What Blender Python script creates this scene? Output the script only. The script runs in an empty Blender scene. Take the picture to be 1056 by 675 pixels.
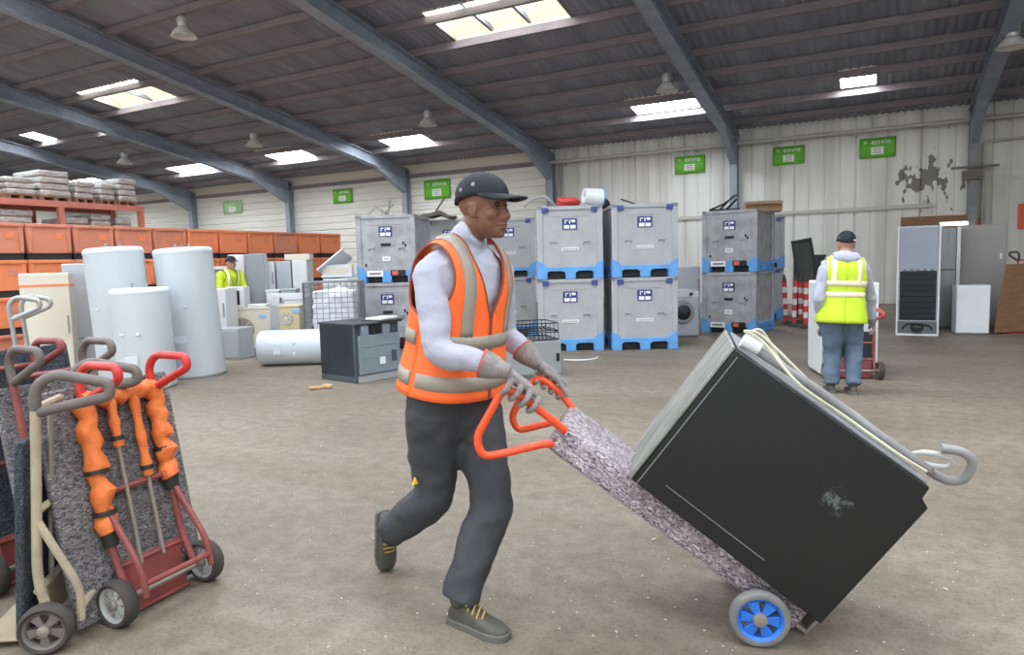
import bpy, bmesh, math, random
from mathutils import Vector, Matrix, noise, Quaternion
random.seed(7)
R = math.radians
# ------------------------------------------------------------------ camera, sky, exposure
SC = bpy.context.scene
COL = SC.collection
F, CX, CYC = 721.6, 528.0, 337.5
YAW, PITCH, ROLL, HC = R(27.875), R(5.272), R(1.53), 1.42
cam_d = bpy.data.cameras.new('camera'); cam = bpy.data.objects.new('camera', cam_d); COL.objects.link(cam)
cam_d.lens = 36.0 * F / 1056.0; cam_d.clip_end = 300
cam.matrix_world = (Matrix.Translation((0, 0, HC)) @ Matrix.Rotation(YAW, 4, 'Z') @ Matrix.Rotation(math.pi / 2 - PITCH, 4, 'X') @ Matrix.Rotation(-ROLL, 4, 'Z'))
SC.camera = cam
w = bpy.data.worlds.new('world'); SC.world = w; w.use_nodes = True
w.node_tree.nodes['Background'].inputs[0].default_value = (0.93, 0.97, 1.0, 1)
w.node_tree.nodes['Background'].inputs[1].default_value = 1.7
SKYLIGHT = 15.0
SC.view_settings.view_transform = 'Standard'; SC.view_settings.look = 'None'
SC.view_settings.gamma = 1; SC.view_settings.use_curve_mapping = False
SC.view_settings.exposure = 0.22
SC.cycles.use_denoising = True
SC.cycles.max_bounces = 7; SC.cycles.diffuse_bounces = 5
SC.cycles.sample_clamp_indirect = 6.0

# ------------------------------------------------------------------ picture to place
RZ = Matrix.Rotation(YAW, 3, 'Z')
R0 = RZ @ Vector((1, 0, 0)); HF = RZ @ Vector((0, 1, 0)); CPOS = Vector((0, 0, HC))
CM = cam.matrix_world.to_3x3()
def ray(px, py): return CM @ Vector(((px - CX) / F, (CYC - py) / F, -1))
def G(px, py, z=0.0):
    d = ray(px, py); return CPOS + d * ((z - HC) / d.z)
def P(px, py, D):
    d = ray(px, py); return CPOS + d * (D / d.dot(HF))
def onY(px, py, y):
    d = ray(px, py); return CPOS + d * (y / d.y)
def onX(px, py, x):
    d = ray(px, py); return CPOS + d * (x / d.x)
def gD(px, D): p = P(px, 300, D); return Vector((p.x, p.y, 0))
def lin(c):
    return tuple(((x / 255) / 12.92 if x / 255 <= .04045 else ((x / 255 + .055) / 1.055) ** 2.4) for x in c)

# ------------------------------------------------------------------ materials
MATS = {}
def mat(name, c, rough=.6, metal=0.0, c2=None, scale=8.0, amt=.5, bump=0.0, bscale=None, emit=0.0, coord='Object', stretch=None, detail=6, trans=0.0, alpha=None):
    if name in MATS: return MATS[name]
    m = bpy.data.materials.new(name); m.use_nodes = True; nt = m.node_tree; N = nt.nodes; L = nt.links
    b = N['Principled BSDF']
    col = (*lin(c), 1)
    b.inputs['Base Color'].default_value = col; b.inputs['Roughness'].default_value = rough; b.inputs['Metallic'].default_value = metal
    if emit:
        b.inputs['Emission Color'].default_value = col; b.inputs['Emission Strength'].default_value = emit
    if c2 is not None or bump:
        tc = N.new('ShaderNodeTexCoord'); vec = tc.outputs[coord]
        if stretch:
            mp = N.new('ShaderNodeMapping'); mp.inputs['Scale'].default_value = stretch; L.new(vec, mp.inputs['Vector']); vec = mp.outputs[0]
    if c2 is not None:
        n = N.new('ShaderNodeTexNoise'); n.inputs['Scale'].default_value = scale; n.inputs['Detail'].default_value = detail; n.inputs['Roughness'].default_value = .65
        L.new(vec, n.inputs['Vector'])
        r = N.new('ShaderNodeValToRGB'); r.color_ramp.elements[0].position = .5 - amt / 2; r.color_ramp.elements[1].position = .5 + amt / 2
        r.color_ramp.elements[0].color = (*lin(c2), 1); r.color_ramp.elements[1].color = col
        L.new(n.outputs['Fac'], r.inputs['Fac']); L.new(r.outputs['Color'], b.inputs['Base Color'])
    if bump:
        n2 = N.new('ShaderNodeTexNoise'); n2.inputs['Scale'].default_value = bscale or scale * 3; n2.inputs['Detail'].default_value = 4; L.new(vec, n2.inputs['Vector'])
        bp = N.new('ShaderNodeBump'); bp.inputs['Strength'].default_value = bump; bp.inputs['Distance'].default_value = .02
        L.new(n2.outputs['Fac'], bp.inputs['Height']); L.new(bp.outputs['Normal'], b.inputs['Normal'])
    MATS[name] = m; return m

def floor_mat():
    m = bpy.data.materials.new('worn_concrete'); m.use_nodes = True; nt = m.node_tree; N = nt.nodes; L = nt.links
    b = N['Principled BSDF']; b.inputs['Roughness'].default_value = .62
    tc = N.new('ShaderNodeTexCoord')
    def nz(s, d, ro, st=None):
        n = N.new('ShaderNodeTexNoise'); n.inputs['Scale'].default_value = s; n.inputs['Detail'].default_value = d; n.inputs['Roughness'].default_value = ro
        if st:
            mp = N.new('ShaderNodeMapping'); mp.inputs['Scale'].default_value = st; L.new(tc.outputs['Object'], mp.inputs['Vector']); L.new(mp.outputs[0], n.inputs['Vector'])
        else: L.new(tc.outputs['Object'], n.inputs['Vector'])
        return n.outputs['Fac']
    def ramp(fac, p0, p1, a, bcol):
        r = N.new('ShaderNodeValToRGB'); r.color_ramp.elements[0].position = p0; r.color_ramp.elements[1].position = p1
        r.color_ramp.elements[0].color = (*lin(a), 1); r.color_ramp.elements[1].color = (*lin(bcol), 1); L.new(fac, r.inputs['Fac']); return r.outputs['Color']
    def mul(a, bb, f):
        x = N.new('ShaderNodeMix'); x.data_type = 'RGBA'; x.blend_type = 'MULTIPLY'; x.inputs[0].default_value = f
        L.new(a, x.inputs[6]); L.new(bb, x.inputs[7]); return x.outputs[2]
    c = ramp(nz(.45, 5, .6), .3, .7, (122, 112, 99), (144, 133, 119))
    c = mul(c, ramp(nz(.8, 6, .6, (.25, 1.6, 1)), .35, .62, (222, 220, 212), (255, 255, 255)), .7)
    c = mul(c, ramp(nz(9, 8, .7), .35, .6, (205, 202, 196), (255, 255, 255)), .8)
    c = mul(c, ramp(nz(60, 4, .7), .32, .5, (165, 160, 152), (255, 255, 255)), .6)
    L.new(c, b.inputs['Base Color'])
    bp = N.new('ShaderNodeBump'); bp.inputs['Strength'].default_value = .25; bp.inputs['Distance'].default_value = .01
    L.new(nz(35, 6, .7), bp.inputs['Height']); L.new(bp.outputs['Normal'], b.inputs['Normal'])
    return m

def wall_mat():
    # white painted sheet: vertical grime and a few peeled patches
    m = bpy.data.materials.new('painted_sheet'); m.use_nodes = True; nt = m.node_tree; N = nt.nodes; L = nt.links
    b = N['Principled BSDF']; b.inputs['Roughness'].default_value = .55
    tc = N.new('ShaderNodeTexCoord')
    mp = N.new('ShaderNodeMapping'); mp.inputs['Scale'].default_value = (2.2, 1, .22); L.new(tc.outputs['Object'], mp.inputs['Vector'])
    n = N.new('ShaderNodeTexNoise'); n.inputs['Scale'].default_value = 1.0; n.inputs['Detail'].default_value = 6; L.new(mp.outputs[0], n.inputs['Vector'])
    r = N.new('ShaderNodeValToRGB'); r.color_ramp.elements[0].position = .3; r.color_ramp.elements[1].position = .6
    r.color_ramp.elements[0].color = (*lin((196, 194, 186)), 1); r.color_ramp.elements[1].color = (*lin((224, 223, 218)), 1); L.new(n.outputs['Fac'], r.inputs['Fac'])
    # peeled area near the right-hand column
    sep = N.new('ShaderNodeSeparateXYZ'); L.new(tc.outputs['Object'], sep.inputs[0])
    def band(out, c, h):
        s = N.new('ShaderNodeMath'); s.operation = 'SUBTRACT'; L.new(out, s.inputs[0]); s.inputs[1].default_value = c
        a = N.new('ShaderNodeMath'); a.operation = 'ABSOLUTE'; L.new(s.outputs[0], a.inputs[0])
        k = N.new('ShaderNodeMath'); k.operation = 'DIVIDE'; L.new(a.outputs[0], k.inputs[0]); k.inputs[1].default_value = h
        i = N.new('ShaderNodeMath'); i.operation = 'SUBTRACT'; i.use_clamp = True; i.inputs[0].default_value = 1; L.new(k.outputs[0], i.inputs[1]); return i.outputs[0]
    pp = onY(957, 185, 22.2)
    bx = band(sep.outputs[0], pp.x, 1.2); bz = band(sep.outputs[2], pp.z, 1.1)
    mm = N.new('ShaderNodeMath'); mm.operation = 'MULTIPLY'; L.new(bx, mm.inputs[0]); L.new(bz, mm.inputs[1])
    mp2 = N.new('ShaderNodeMapping'); mp2.inputs['Scale'].default_value = (2.4, 1, 1.3); L.new(tc.outputs['Object'], mp2.inputs['Vector'])
    n2 = N.new('ShaderNodeTexNoise'); n2.inputs['Scale'].default_value = 2.4; n2.inputs['Detail'].default_value = 5; L.new(mp2.outputs[0], n2.inputs['Vector'])
    ad = N.new('ShaderNodeMath'); ad.operation = 'MULTIPLY_ADD'; L.new(mm.outputs[0], ad.inputs[0]); ad.inputs[1].default_value = .42; L.new(n2.outputs['Fac'], ad.inputs[2])
    r2 = N.new('ShaderNodeValToRGB'); r2.color_ramp.elements[0].position = .76; r2.color_ramp.elements[1].position = .78; L.new(ad.outputs[0], r2.inputs['Fac'])
    x = N.new('ShaderNodeMix'); x.data_type = 'RGBA'; L.new(r2.outputs['Color'], x.inputs[0]); L.new(r.outputs['Color'], x.inputs[6]); x.inputs[7].default_value = (*lin((118, 114, 106)), 1)
    L.new(x.outputs[2], b.inputs['Base Color'])
    return m

def scuffed_black():
    # black enamel with two faint rubbed places on its side
    m = mat('enamel_black', (19, 23, 22), .38, c2=(14, 17, 17), scale=3); nt = m.node_tree; N = nt.nodes; L = nt.links; b = N['Principled BSDF']
    tc = N.new('ShaderNodeTexCoord'); mp = N.new('ShaderNodeMapping'); mp.vector_type = 'POINT'
    mp.inputs['Location'].default_value = (-.595 / .055, 0, -.385 / .035); mp.inputs['Scale'].default_value = (1 / .055, .01, 1 / .035); L.new(tc.outputs['Object'], mp.inputs['Vector'])
    ln = N.new('ShaderNodeVectorMath'); ln.operation = 'LENGTH'; L.new(mp.outputs[0], ln.inputs[0])
    n = N.new('ShaderNodeTexNoise'); n.inputs['Scale'].default_value = 38; n.inputs['Detail'].default_value = 6; n.inputs['Roughness'].default_value = .7; L.new(tc.outputs['Object'], n.inputs['Vector'])
    a = N.new('ShaderNodeMath'); a.operation = 'MULTIPLY_ADD'; L.new(ln.outputs['Value'], a.inputs[0]); a.inputs[1].default_value = -.16; L.new(n.outputs['Fac'], a.inputs[2])
    r = N.new('ShaderNodeValToRGB'); r.color_ramp.elements[0].position = .36; r.color_ramp.elements[1].position = .58; L.new(a.outputs[0], r.inputs['Fac'])
    x = N.new('ShaderNodeMix'); x.data_type = 'RGBA'; L.new(r.outputs['Color'], x.inputs[0]); src = b.inputs['Base Color'].links[0].from_socket; L.new(src, x.inputs[6]); x.inputs[7].default_value = (*lin((104, 110, 110)), 1); L.new(x.outputs[2], b.inputs['Base Color'])
    return m

def felt(name, c1, c2, c3):
    m = bpy.data.materials.new(name); m.use_nodes = True; nt = m.node_tree; N = nt.nodes; L = nt.links
    b = N['Principled BSDF']; b.inputs['Roughness'].default_value = .95
    tc = N.new('ShaderNodeTexCoord')
    v = N.new('ShaderNodeTexVoronoi'); v.inputs['Scale'].default_value = 200; v.inputs['Randomness'].default_value = 1
    mp = N.new('ShaderNodeMapping'); mp.inputs['Scale'].default_value = (.45, 1, 1); mp.inputs['Rotation'].default_value = (.4, .6, .5); L.new(tc.outputs['Object'], mp.inputs['Vector'])
    n0 = N.new('ShaderNodeTexNoise'); n0.inputs['Scale'].default_value = 40; L.new(mp.outputs[0], n0.inputs['Vector'])
    ad = N.new('ShaderNodeVectorMath'); ad.operation = 'MULTIPLY_ADD'; L.new(n0.outputs['Color'], ad.inputs[0]); ad.inputs[1].default_value = (.03, .03, .03); L.new(mp.outputs[0], ad.inputs[2])
    L.new(ad.outputs[0], v.inputs['Vector'])
    sp = N.new('ShaderNodeSeparateColor'); L.new(v.outputs['Color'], sp.inputs[0])
    r = N.new('ShaderNodeValToRGB'); e = r.color_ramp.elements
    e[0].position = 0; e[0].color = (*lin(c1), 1); e[1].position = 1; e[1].color = (*lin(c3), 1)
    k = e.new(.45); k.color = (*lin(c2), 1); k2 = e.new(.8); k2.color = (*lin(tuple((p + q) / 2 for p, q in zip(c2, c3))), 1)
    L.new(sp.outputs[0], r.inputs['Fac'])
    n = N.new('ShaderNodeTexNoise'); n.inputs['Scale'].default_value = 5; n.inputs['Detail'].default_value = 5; L.new(tc.outputs['Object'], n.inputs['Vector'])
    r2 = N.new('ShaderNodeValToRGB'); r2.color_ramp.elements[0].position = .35; r2.color_ramp.elements[1].position = .65; r2.color_ramp.elements[0].color = (.72, .7, .68, 1); L.new(n.outputs['Fac'], r2.inputs['Fac'])
    x = N.new('ShaderNodeMix'); x.data_type = 'RGBA'; x.blend_type = 'MULTIPLY'; x.inputs[0].default_value = .7; L.new(r.outputs['Color'], x.inputs[6]); L.new(r2.outputs['Color'], x.inputs[7])
    L.new(x.outputs[2], b.inputs['Base Color'])
    bp = N.new('ShaderNodeBump'); bp.inputs['Strength'].default_value = .8; bp.inputs['Distance'].default_value = .012; L.new(v.outputs['Distance'], bp.inputs['Height']); L.new(bp.outputs['Normal'], b.inputs['Normal'])
    MATS[name] = m; return m

# ------------------------------------------------------------------ mesh helpers
class MB:
    def __init__(s): s.v = []; s.f = []; s.m = []; s.M = Matrix.Identity(4)
    def add(s, vs, fs, m=0):
        o = len(s.v); s.v += [s.M @ Vector(q) for q in vs]
        for f in fs: s.f.append(tuple(i + o for i in f)); s.m.append(m)
        return s
    def box(s, c, d, m=0, rot=None):
        x, y, z = d[0] / 2, d[1] / 2, d[2] / 2
        vs = [Vector((a, b, e)) for a in (-x, x) for b in (-y, y) for e in (-z, z)]
        if rot is not None: vs = [rot @ q for q in vs]
        c = Vector(c); vs = [q + c for q in vs]
        return s.add(vs, [(0, 1, 3, 2), (4, 6, 7, 5), (0, 4, 5, 1), (2, 3, 7, 6), (0, 2, 6, 4), (1, 5, 7, 3)], m)
    def bx(s, x0, x1, y0, y1, z0, z1, m=0): return s.box(((x0 + x1) / 2, (y0 + y1) / 2, (z0 + z1) / 2), (x1 - x0, y1 - y0, z1 - z0), m)
    def bar(s, a, b, w, h, m=0, upv=(0, 0, 1)):
        a = Vector(a); b = Vector(b); d = b - a; l = d.length; z = d.normalized(); u = Vector(upv)
        if abs(z.dot(u)) > .99: u = Vector((0, 1, 0))
        x = u.cross(z).normalized(); y = z.cross(x)
        rot = Matrix((x, y, z)).transposed(); return s.box((a + b) / 2, (w, h, l), m, rot)
    def tube(s, pts, r, seg=10, m=0, closed=False, caps=True):
        pts = [Vector(p) for p in pts]; n = len(pts)
        rs = r if isinstance(r, (list, tuple)) else [r] * n
        T = []
        for i in range(n):
            a = pts[(i - 1) % n] if (closed or i > 0) else pts[i]; b = pts[(i + 1) % n] if (closed or i < n - 1) else pts[i]
            t = (b - a); T.append(t.normalized() if t.length > 1e-9 else Vector((0, 0, 1)))
        u = Vector((0, 0, 1)) if abs(T[0].z) < .9 else Vector((1, 0, 0)); u = (u - T[0] * u.dot(T[0])).normalized()
        vs = []
        for i in range(n):
            if i: 
                q = T[i - 1].rotation_difference(T[i]); u = q @ u; u = (u - T[i] * u.dot(T[i])).normalized()
            w_ = T[i].cross(u)
            rr = rs[i]; ra, rb = rr if isinstance(rr, tuple) else (rr, rr)
            for k in range(seg):
                a = 2 * math.pi * k / seg; vs.append(pts[i] + u * (math.cos(a) * ra) + w_ * (math.sin(a) * rb))
        fs = []
        for i in range(n if closed else n - 1):
            j = (i + 1) % n
            for k in range(seg): fs.append((i * seg + k, i * seg + (k + 1) % seg, j * seg + (k + 1) % seg, j * seg + k))
        if caps and not closed: fs.append(tuple(range(seg - 1, -1, -1))); fs.append(tuple((n - 1) * seg + k for k in range(seg)))
        return s.add(vs, fs, m)
    def cyl(s, a, b, r, r2=None, seg=20, m=0): return s.tube([a, b], [r, r if r2 is None else r2], seg, m)
    def lathe(s, prof, seg=32, m=0, M=None):
        M = M or Matrix.Identity(4); vs = []; fs = []
        n = len(prof)
        for (r, z) in prof:
            for k in range(seg): a = 2 * math.pi * k / seg; vs.append(M @ Vector((r * math.cos(a), r * math.sin(a), z)))
        for i in range(n - 1):
            for k in range(seg): fs.append((i * seg + k, i * seg + (k + 1) % seg, (i + 1) * seg + (k + 1) % seg, (i + 1) * seg + k))
        fs.append(tuple(range(seg - 1, -1, -1))); fs.append(tuple((n - 1) * seg + k for k in range(seg)))
        return s.add(vs, fs, m)
    def ell(s, c, r, M=None, nu=20, nv=12, m=0):
        M = M or Matrix.Identity(4); c = Vector(c); vs = []; fs = []
        for j in range(1, nv):
            t = math.pi * j / nv
            for i in range(nu):
                a = 2 * math.pi * i / nu; vs.append(M @ (c + Vector((r[0] * math.sin(t) * math.cos(a), r[1] * math.sin(t) * math.sin(a), -r[2] * math.cos(t)))))
        for j in range(nv - 2):
            for i in range(nu): fs.append((j * nu + i, j * nu + (i + 1) % nu, (j + 1) * nu + (i + 1) % nu, (j + 1) * nu + i))
        b = len(vs); vs.append(M @ (c + Vector((0, 0, -r[2])))); vs.append(M @ (c + Vector((0, 0, r[2]))))
        for i in range(nu): fs.append((b, (i + 1) % nu, i)); fs.append((b + 1, (nv - 2) * nu + i, (nv - 2) * nu + (i + 1) % nu))
        return s.add(vs, fs, m)
    def prism(s, poly, d0, d1, m=0, M=None):
        """polygon in x,z pulled along y from d0 to d1"""
        M = M or Matrix.Identity(4); n = len(poly)
        vs = [M @ Vector((x, d0, z)) for x, z in poly] + [M @ Vector((x, d1, z)) for x, z in poly]
        fs = [tuple(range(n)), tuple(range(2 * n - 1, n - 1, -1))] + [(i, i + n, (i + 1) % n + n, (i + 1) % n) for i in range(n)]
        return s.add(vs, fs, m)
    def grid(s, rows, m=0, closed=False):
        nr, nc = len(rows), len(rows[0]); vs = [q for r_ in rows for q in r_]; fs = []
        for i in range(nr - 1):
            for k in range(nc if closed else nc - 1): fs.append((i * nc + k, i * nc + (k + 1) % nc, (i + 1) * nc + (k + 1) % nc, (i + 1) * nc + k))
        return s.add(vs, fs, m)
    def mesh(s, name='m'):
        me = bpy.data.meshes.new(name); me.from_pydata([tuple(q) for q in s.v], [], s.f); me.polygons.foreach_set('material_index', s.m)
        bm = bmesh.new(); bm.from_mesh(me); bmesh.ops.recalc_face_normals(bm, faces=bm.faces); bm.to_mesh(me); bm.free(); return me
    def build(s, name, mats, parent=None, bevel=0.0, smooth=40, seg=2, solid=0.0, sub=0):
        return link(name, s.mesh(name), mats, parent, bevel, smooth, seg, solid, sub)

def link(name, me, mats, parent=None, bevel=0.0, smooth=40, seg=2, solid=0.0, sub=0):
    if not isinstance(mats, (list, tuple)): mats = [mats]
    for q in mats: me.materials.append(q)
    if smooth:
        me.polygons.foreach_set('use_smooth', [True] * len(me.polygons)); me.set_sharp_from_angle(angle=R(smooth))
    o = bpy.data.objects.new(name, me); COL.objects.link(o)
    if parent is not None: o.parent = parent
    if solid: q = o.modifiers.new('thick', 'SOLIDIFY'); q.thickness = solid; q.offset = 0
    if sub: q = o.modifiers.new('sub', 'SUBSURF'); q.levels = sub; q.render_levels = sub
    if bevel:
        q = o.modifiers.new('edge', 'BEVEL'); q.width = bevel; q.segments = seg; q.limit_method = 'ANGLE'; q.angle_limit = R(40); q.harden_normals = False
    return o
def fuse(mb, voxel, it=3, fac=.5):
    me = mb.mesh('tmp'); o = bpy.data.objects.new('tmp', me); COL.objects.link(o)
    q = o.modifiers.new('r', 'REMESH'); q.mode = 'VOXEL'; q.voxel_size = voxel; q.use_smooth_shade = True
    if it: q = o.modifiers.new('s', 'SMOOTH'); q.factor = fac; q.iterations = it
    dg = bpy.context.evaluated_depsgraph_get(); dg.update()
    out = bpy.data.meshes.new_from_object(o.evaluated_get(dg)); bpy.data.objects.remove(o); bpy.data.meshes.remove(me); out.materials.clear(); return out
def wrinkle(me, amp, scale, stretch=(1, 1, 1)):
    st = Vector(stretch)
    nv = len(me.vertices); co = [0.0] * (nv * 3); no = [0.0] * (nv * 3); me.vertices.foreach_get('co', co); me.vertices.foreach_get('normal', no)
    for i in range(0, nv * 3, 3):
        q = Vector((co[i] * st.x, co[i + 1] * st.y, co[i + 2] * st.z)) * scale; a = noise.noise(q) * amp + noise.noise(q * 2.3) * amp * .4
        co[i] += no[i] * a; co[i + 1] += no[i + 1] * a; co[i + 2] += no[i + 2] * a
    me.vertices.foreach_set('co', co); me.update()
def cat(pts, n=6, closed=False):
    pts = [Vector(p) for p in pts]; out = []; N = len(pts)
    for i in range(N if closed else N - 1):
        p0 = pts[(i - 1) % N] if (closed or i) else pts[0]; p1 = pts[i]; p2 = pts[(i + 1) % N]; p3 = pts[(i + 2) % N] if (closed or i + 2 < N) else pts[-1]
        for k in range(n):
            t = k / n; out.append(.5 * ((2 * p1) + (p2 - p0) * t + (2 * p0 - 5 * p1 + 4 * p2 - p3) * t * t + (3 * p1 - p0 - 3 * p2 + p3) * t ** 3))
    if not closed: out.append(pts[-1])
    return out
def fillet(pts, r, n=5):
    pts = [Vector(p) for p in pts]; out = [pts[0]]
    for i in range(1, len(pts) - 1):
        a, b, c = pts[i - 1], pts[i], pts[i + 1]; d1 = (a - b); d2 = (c - b); rr = min(r, d1.length * .48, d2.length * .48)
        s = b + d1.normalized() * rr; e = b + d2.normalized() * rr
        for k in range(n + 1): t = k / n; out.append(s * (1 - t) ** 2 + b * 2 * t * (1 - t) + e * t * t)
    out.append(pts[-1]); return out
def tag(o, label, catg, group=None, kind=None):
    if label: o['label'] = label
    if catg: o['category'] = catg
    if group: o['group'] = group
    if kind: o['kind'] = kind
    return o
def thing(name, label, catg, M=None, group=None):
    o = bpy.data.objects.new(name, None); COL.objects.link(o); o.empty_display_size = .1
    if M is not None: o.matrix_world = M
    return tag(o, label, catg, group)
def at(p, rel=0.0, z=None):
    """place standing at p, turned rel degrees from facing the camera's own heading"""
    p = Vector(p); 
    if z is not None: p.z = z
    return Matrix.Translation(p) @ Matrix.Rotation(YAW + R(rel), 4, 'Z')
def struct(o): o['kind'] = 'structure'; return o
def kids(o): return [c for c in COL.objects if c.parent == o]
def dup(o, M, label, group=None):
    r_ = o.copy(); COL.objects.link(r_); r_.matrix_world = M; r_['label'] = label
    if group: r_['group'] = group
    for c in kids(o):
        d = c.copy(); COL.objects.link(d); d.parent = r_
        for g in kids(c): e = g.copy(); COL.objects.link(e); e.parent = d
    return r_
def text(name, body, size, m, parent, M, ext=.002):
    cu = bpy.data.curves.new('t', 'FONT'); cu.body = body; cu.size = size; cu.extrude = ext; cu.align_x = 'CENTER'; cu.align_y = 'CENTER'; cu.resolution_u = 3
    o = bpy.data.objects.new('t', cu); COL.objects.link(o); dg = bpy.context.evaluated_depsgraph_get(); dg.update()
    me = bpy.data.meshes.new_from_object(o.evaluated_get(dg)); bpy.data.objects.remove(o); me.transform(M); me.materials.clear()
    return link(name, me, m, parent, smooth=0)
FRONT = Matrix.Rotation(math.pi / 2, 4, 'X')   # text standing up, read from -y
ORD = ['first', 'second', 'third', 'fourth', 'fifth', 'sixth', 'seventh', 'eighth', 'ninth', 'tenth', 'eleventh', 'twelfth']
# ------------------------------------------------------------------ the hall
YW, ZE, SL = 22.24, 5.23, .16
X_L, X_R, Y_F = -36.0, 13.0, -13.0
COLX = [2.07 - 6.05 * k for k in range(-1, 7)]
YSPLIT = -10.3
def zr(y): return ZE + SL * (YW - y)
m_floor = floor_mat(); m_wall = wall_mat()
m_siding = mat('cream_siding', (232, 230, 220), .55, c2=(212, 210, 200), scale=1.2, stretch=(.3, 1, 2.5))
m_roof = mat('roof_sheet', (162, 164, 174), .85, c2=(122, 126, 138), scale=.9, amt=.5, stretch=(2.5, .5, 1))
m_steel = mat('blue_grey_steel', (156, 164, 176), .6, c2=(128, 136, 150), scale=3)
m_purl = mat('rusty_purlin', (146, 134, 134), .8, c2=(114, 110, 116), scale=2.5, stretch=(.6, 3, 3))
m_colm = mat('column_grey', (150, 152, 152), .6, c2=(110, 114, 118), scale=4)
m_sky = mat('skylight_sheet', (240, 247, 255), .5, emit=SKYLIGHT)
m_sky2 = mat('skylight_boosted', (240, 247, 255), .5, emit=SKYLIGHT * 2.2)  # same sheet, glow raised to put more light near the back wall
m_curb = mat('curb_cream', (214, 206, 186), .6)
m_dark = mat('dark_gap', (38, 40, 42), .8)
b = MB(); b.add([(X_L - 4, Y_F - 10, 0), (X_R + 8, Y_F - 10, 0), (X_R + 8, YW + 1, 0), (X_L - 4, YW + 1, 0)], [(0, 1, 2, 3)])
b.bx(X_L - 4, X_R + 8, Y_F - 10, YW + 1, -.3, -.01)
struct(b.build('floor', m_floor, smooth=0))
# back wall: upright ribbed sheets on one half, lying boards on the other
def profile_wall(x0, x1, z0, z1, pitch, vertical):
    b = MB()
    if vertical:
        pr = []; x = x0; i = 0
        while x < x1 - .01:
            g = .05 if i % 4 == 3 else .028
            pr += [(x + .03, 0), (x + pitch - .03, 0), (x + pitch - .018, g), (x + pitch - .002, g)]; x += pitch; i += 1
        rows = [[(px, YW + d, z) for px, d in pr] for z in (z0, z1)]
        b.grid(rows)
    else:
        pr = []; z = z0
        while z < z1 - .01:
            pr += [(z + .02, 0), (z + pitch - .05, 0), (z + pitch - .03, .035), (z + pitch - .002, .035)]; z += pitch
        b.grid([[(px, YW + d, zz) for zz, d in pr] for px in (x0, x1)])
    b.bx(x0, x1, YW + .08, YW + .3, z0, z1)
    return b
wall = struct(profile_wall(YSPLIT, X_R, 0, ZE + .1, .40, True).build('wall_back', m_wall, smooth=0))
w2 = struct(profile_wall(X_L, YSPLIT, 0, ZE - .35, .27, False).build('wall_back_left', m_siding, smooth=0))
b = MB(); b.bx(X_L, YSPLIT, YW - .02, YW + .1, ZE - .35, ZE + .1); struct(b.build('trim_fascia', m_curb, smooth=0))
b = MB(); b.bx(X_L, YSPLIT, YW - .12, YW - .02, ZE - .5, ZE - .36); struct(b.build('trim_girt', m_purl, smooth=0))
b = MB(); b.bx(X_L - .3, X_L, Y_F, YW, 0, 9.0); struct(b.build('wall_left', m_siding, smooth=0))
b = MB(); b.bx(X_R, X_R + .3, Y_F, YW, 0, 9.0); struct(b.build('wall_right', m_wall, smooth=0))
# roof with rooflights left open
SKY = [(-15.15, -13.4, 18.85, 20.05), (-20.5, -18.65, 18.85, 20.05), (-26.15, -24.0, 19.0, 20.2), (-6.3, -4.5, 18.85, 19.98), (-1.0, -.2, 18.85, 19.95), (-33.0, -31.1, 19.0, 20.2),
       (-8.7, -5.85, 12.75, 14.1), (-21.0, -18.3, 12.75, 14.15), (-27.4, -26.5, 14.2, 15.45), (-23.95, -23.6, 14.2, 15.45)]
ADDED_SKY = [(x - 1.9, x + 1.9, y, y + 2.4) for y in (5.0, -1.5, -8.0) for x in (-27, -21, -15, -9, -3, 3, 9)]  # unseen rows of glowing rooflights, added to brighten the hall
ALLS = SKY + ADDED_SKY
ys = sorted(set([YW + .25, Y_F] + [s[2] for s in ALLS] + [s[3] for s in ALLS]))
b = MB(); nx = int((X_R - X_L) / .0425); xs = [X_L + (X_R - X_L) * i / nx for i in range(nx + 1)]
vs = []; fs = []
for y in ys:
    for i, x in enumerate(xs): vs.append((x, y, zr(y) + .022 * math.sin(2 * math.pi * x / .177)))
for j in range(len(ys) - 1):
    yc = (ys[j] + ys[j + 1]) / 2
    for i in range(nx):
        xc = (xs[i] + xs[i + 1]) / 2
        if any(s[0] < xc < s[1] and s[2] < yc < s[3] for s in ALLS): continue
        fs.append((j * (nx + 1) + i, j * (nx + 1) + i + 1, (j + 1) * (nx + 1) + i + 1, (j + 1) * (nx + 1) + i))
b.add(vs, fs); roof = struct(b.build('ceiling', m_roof, smooth=60))
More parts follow.
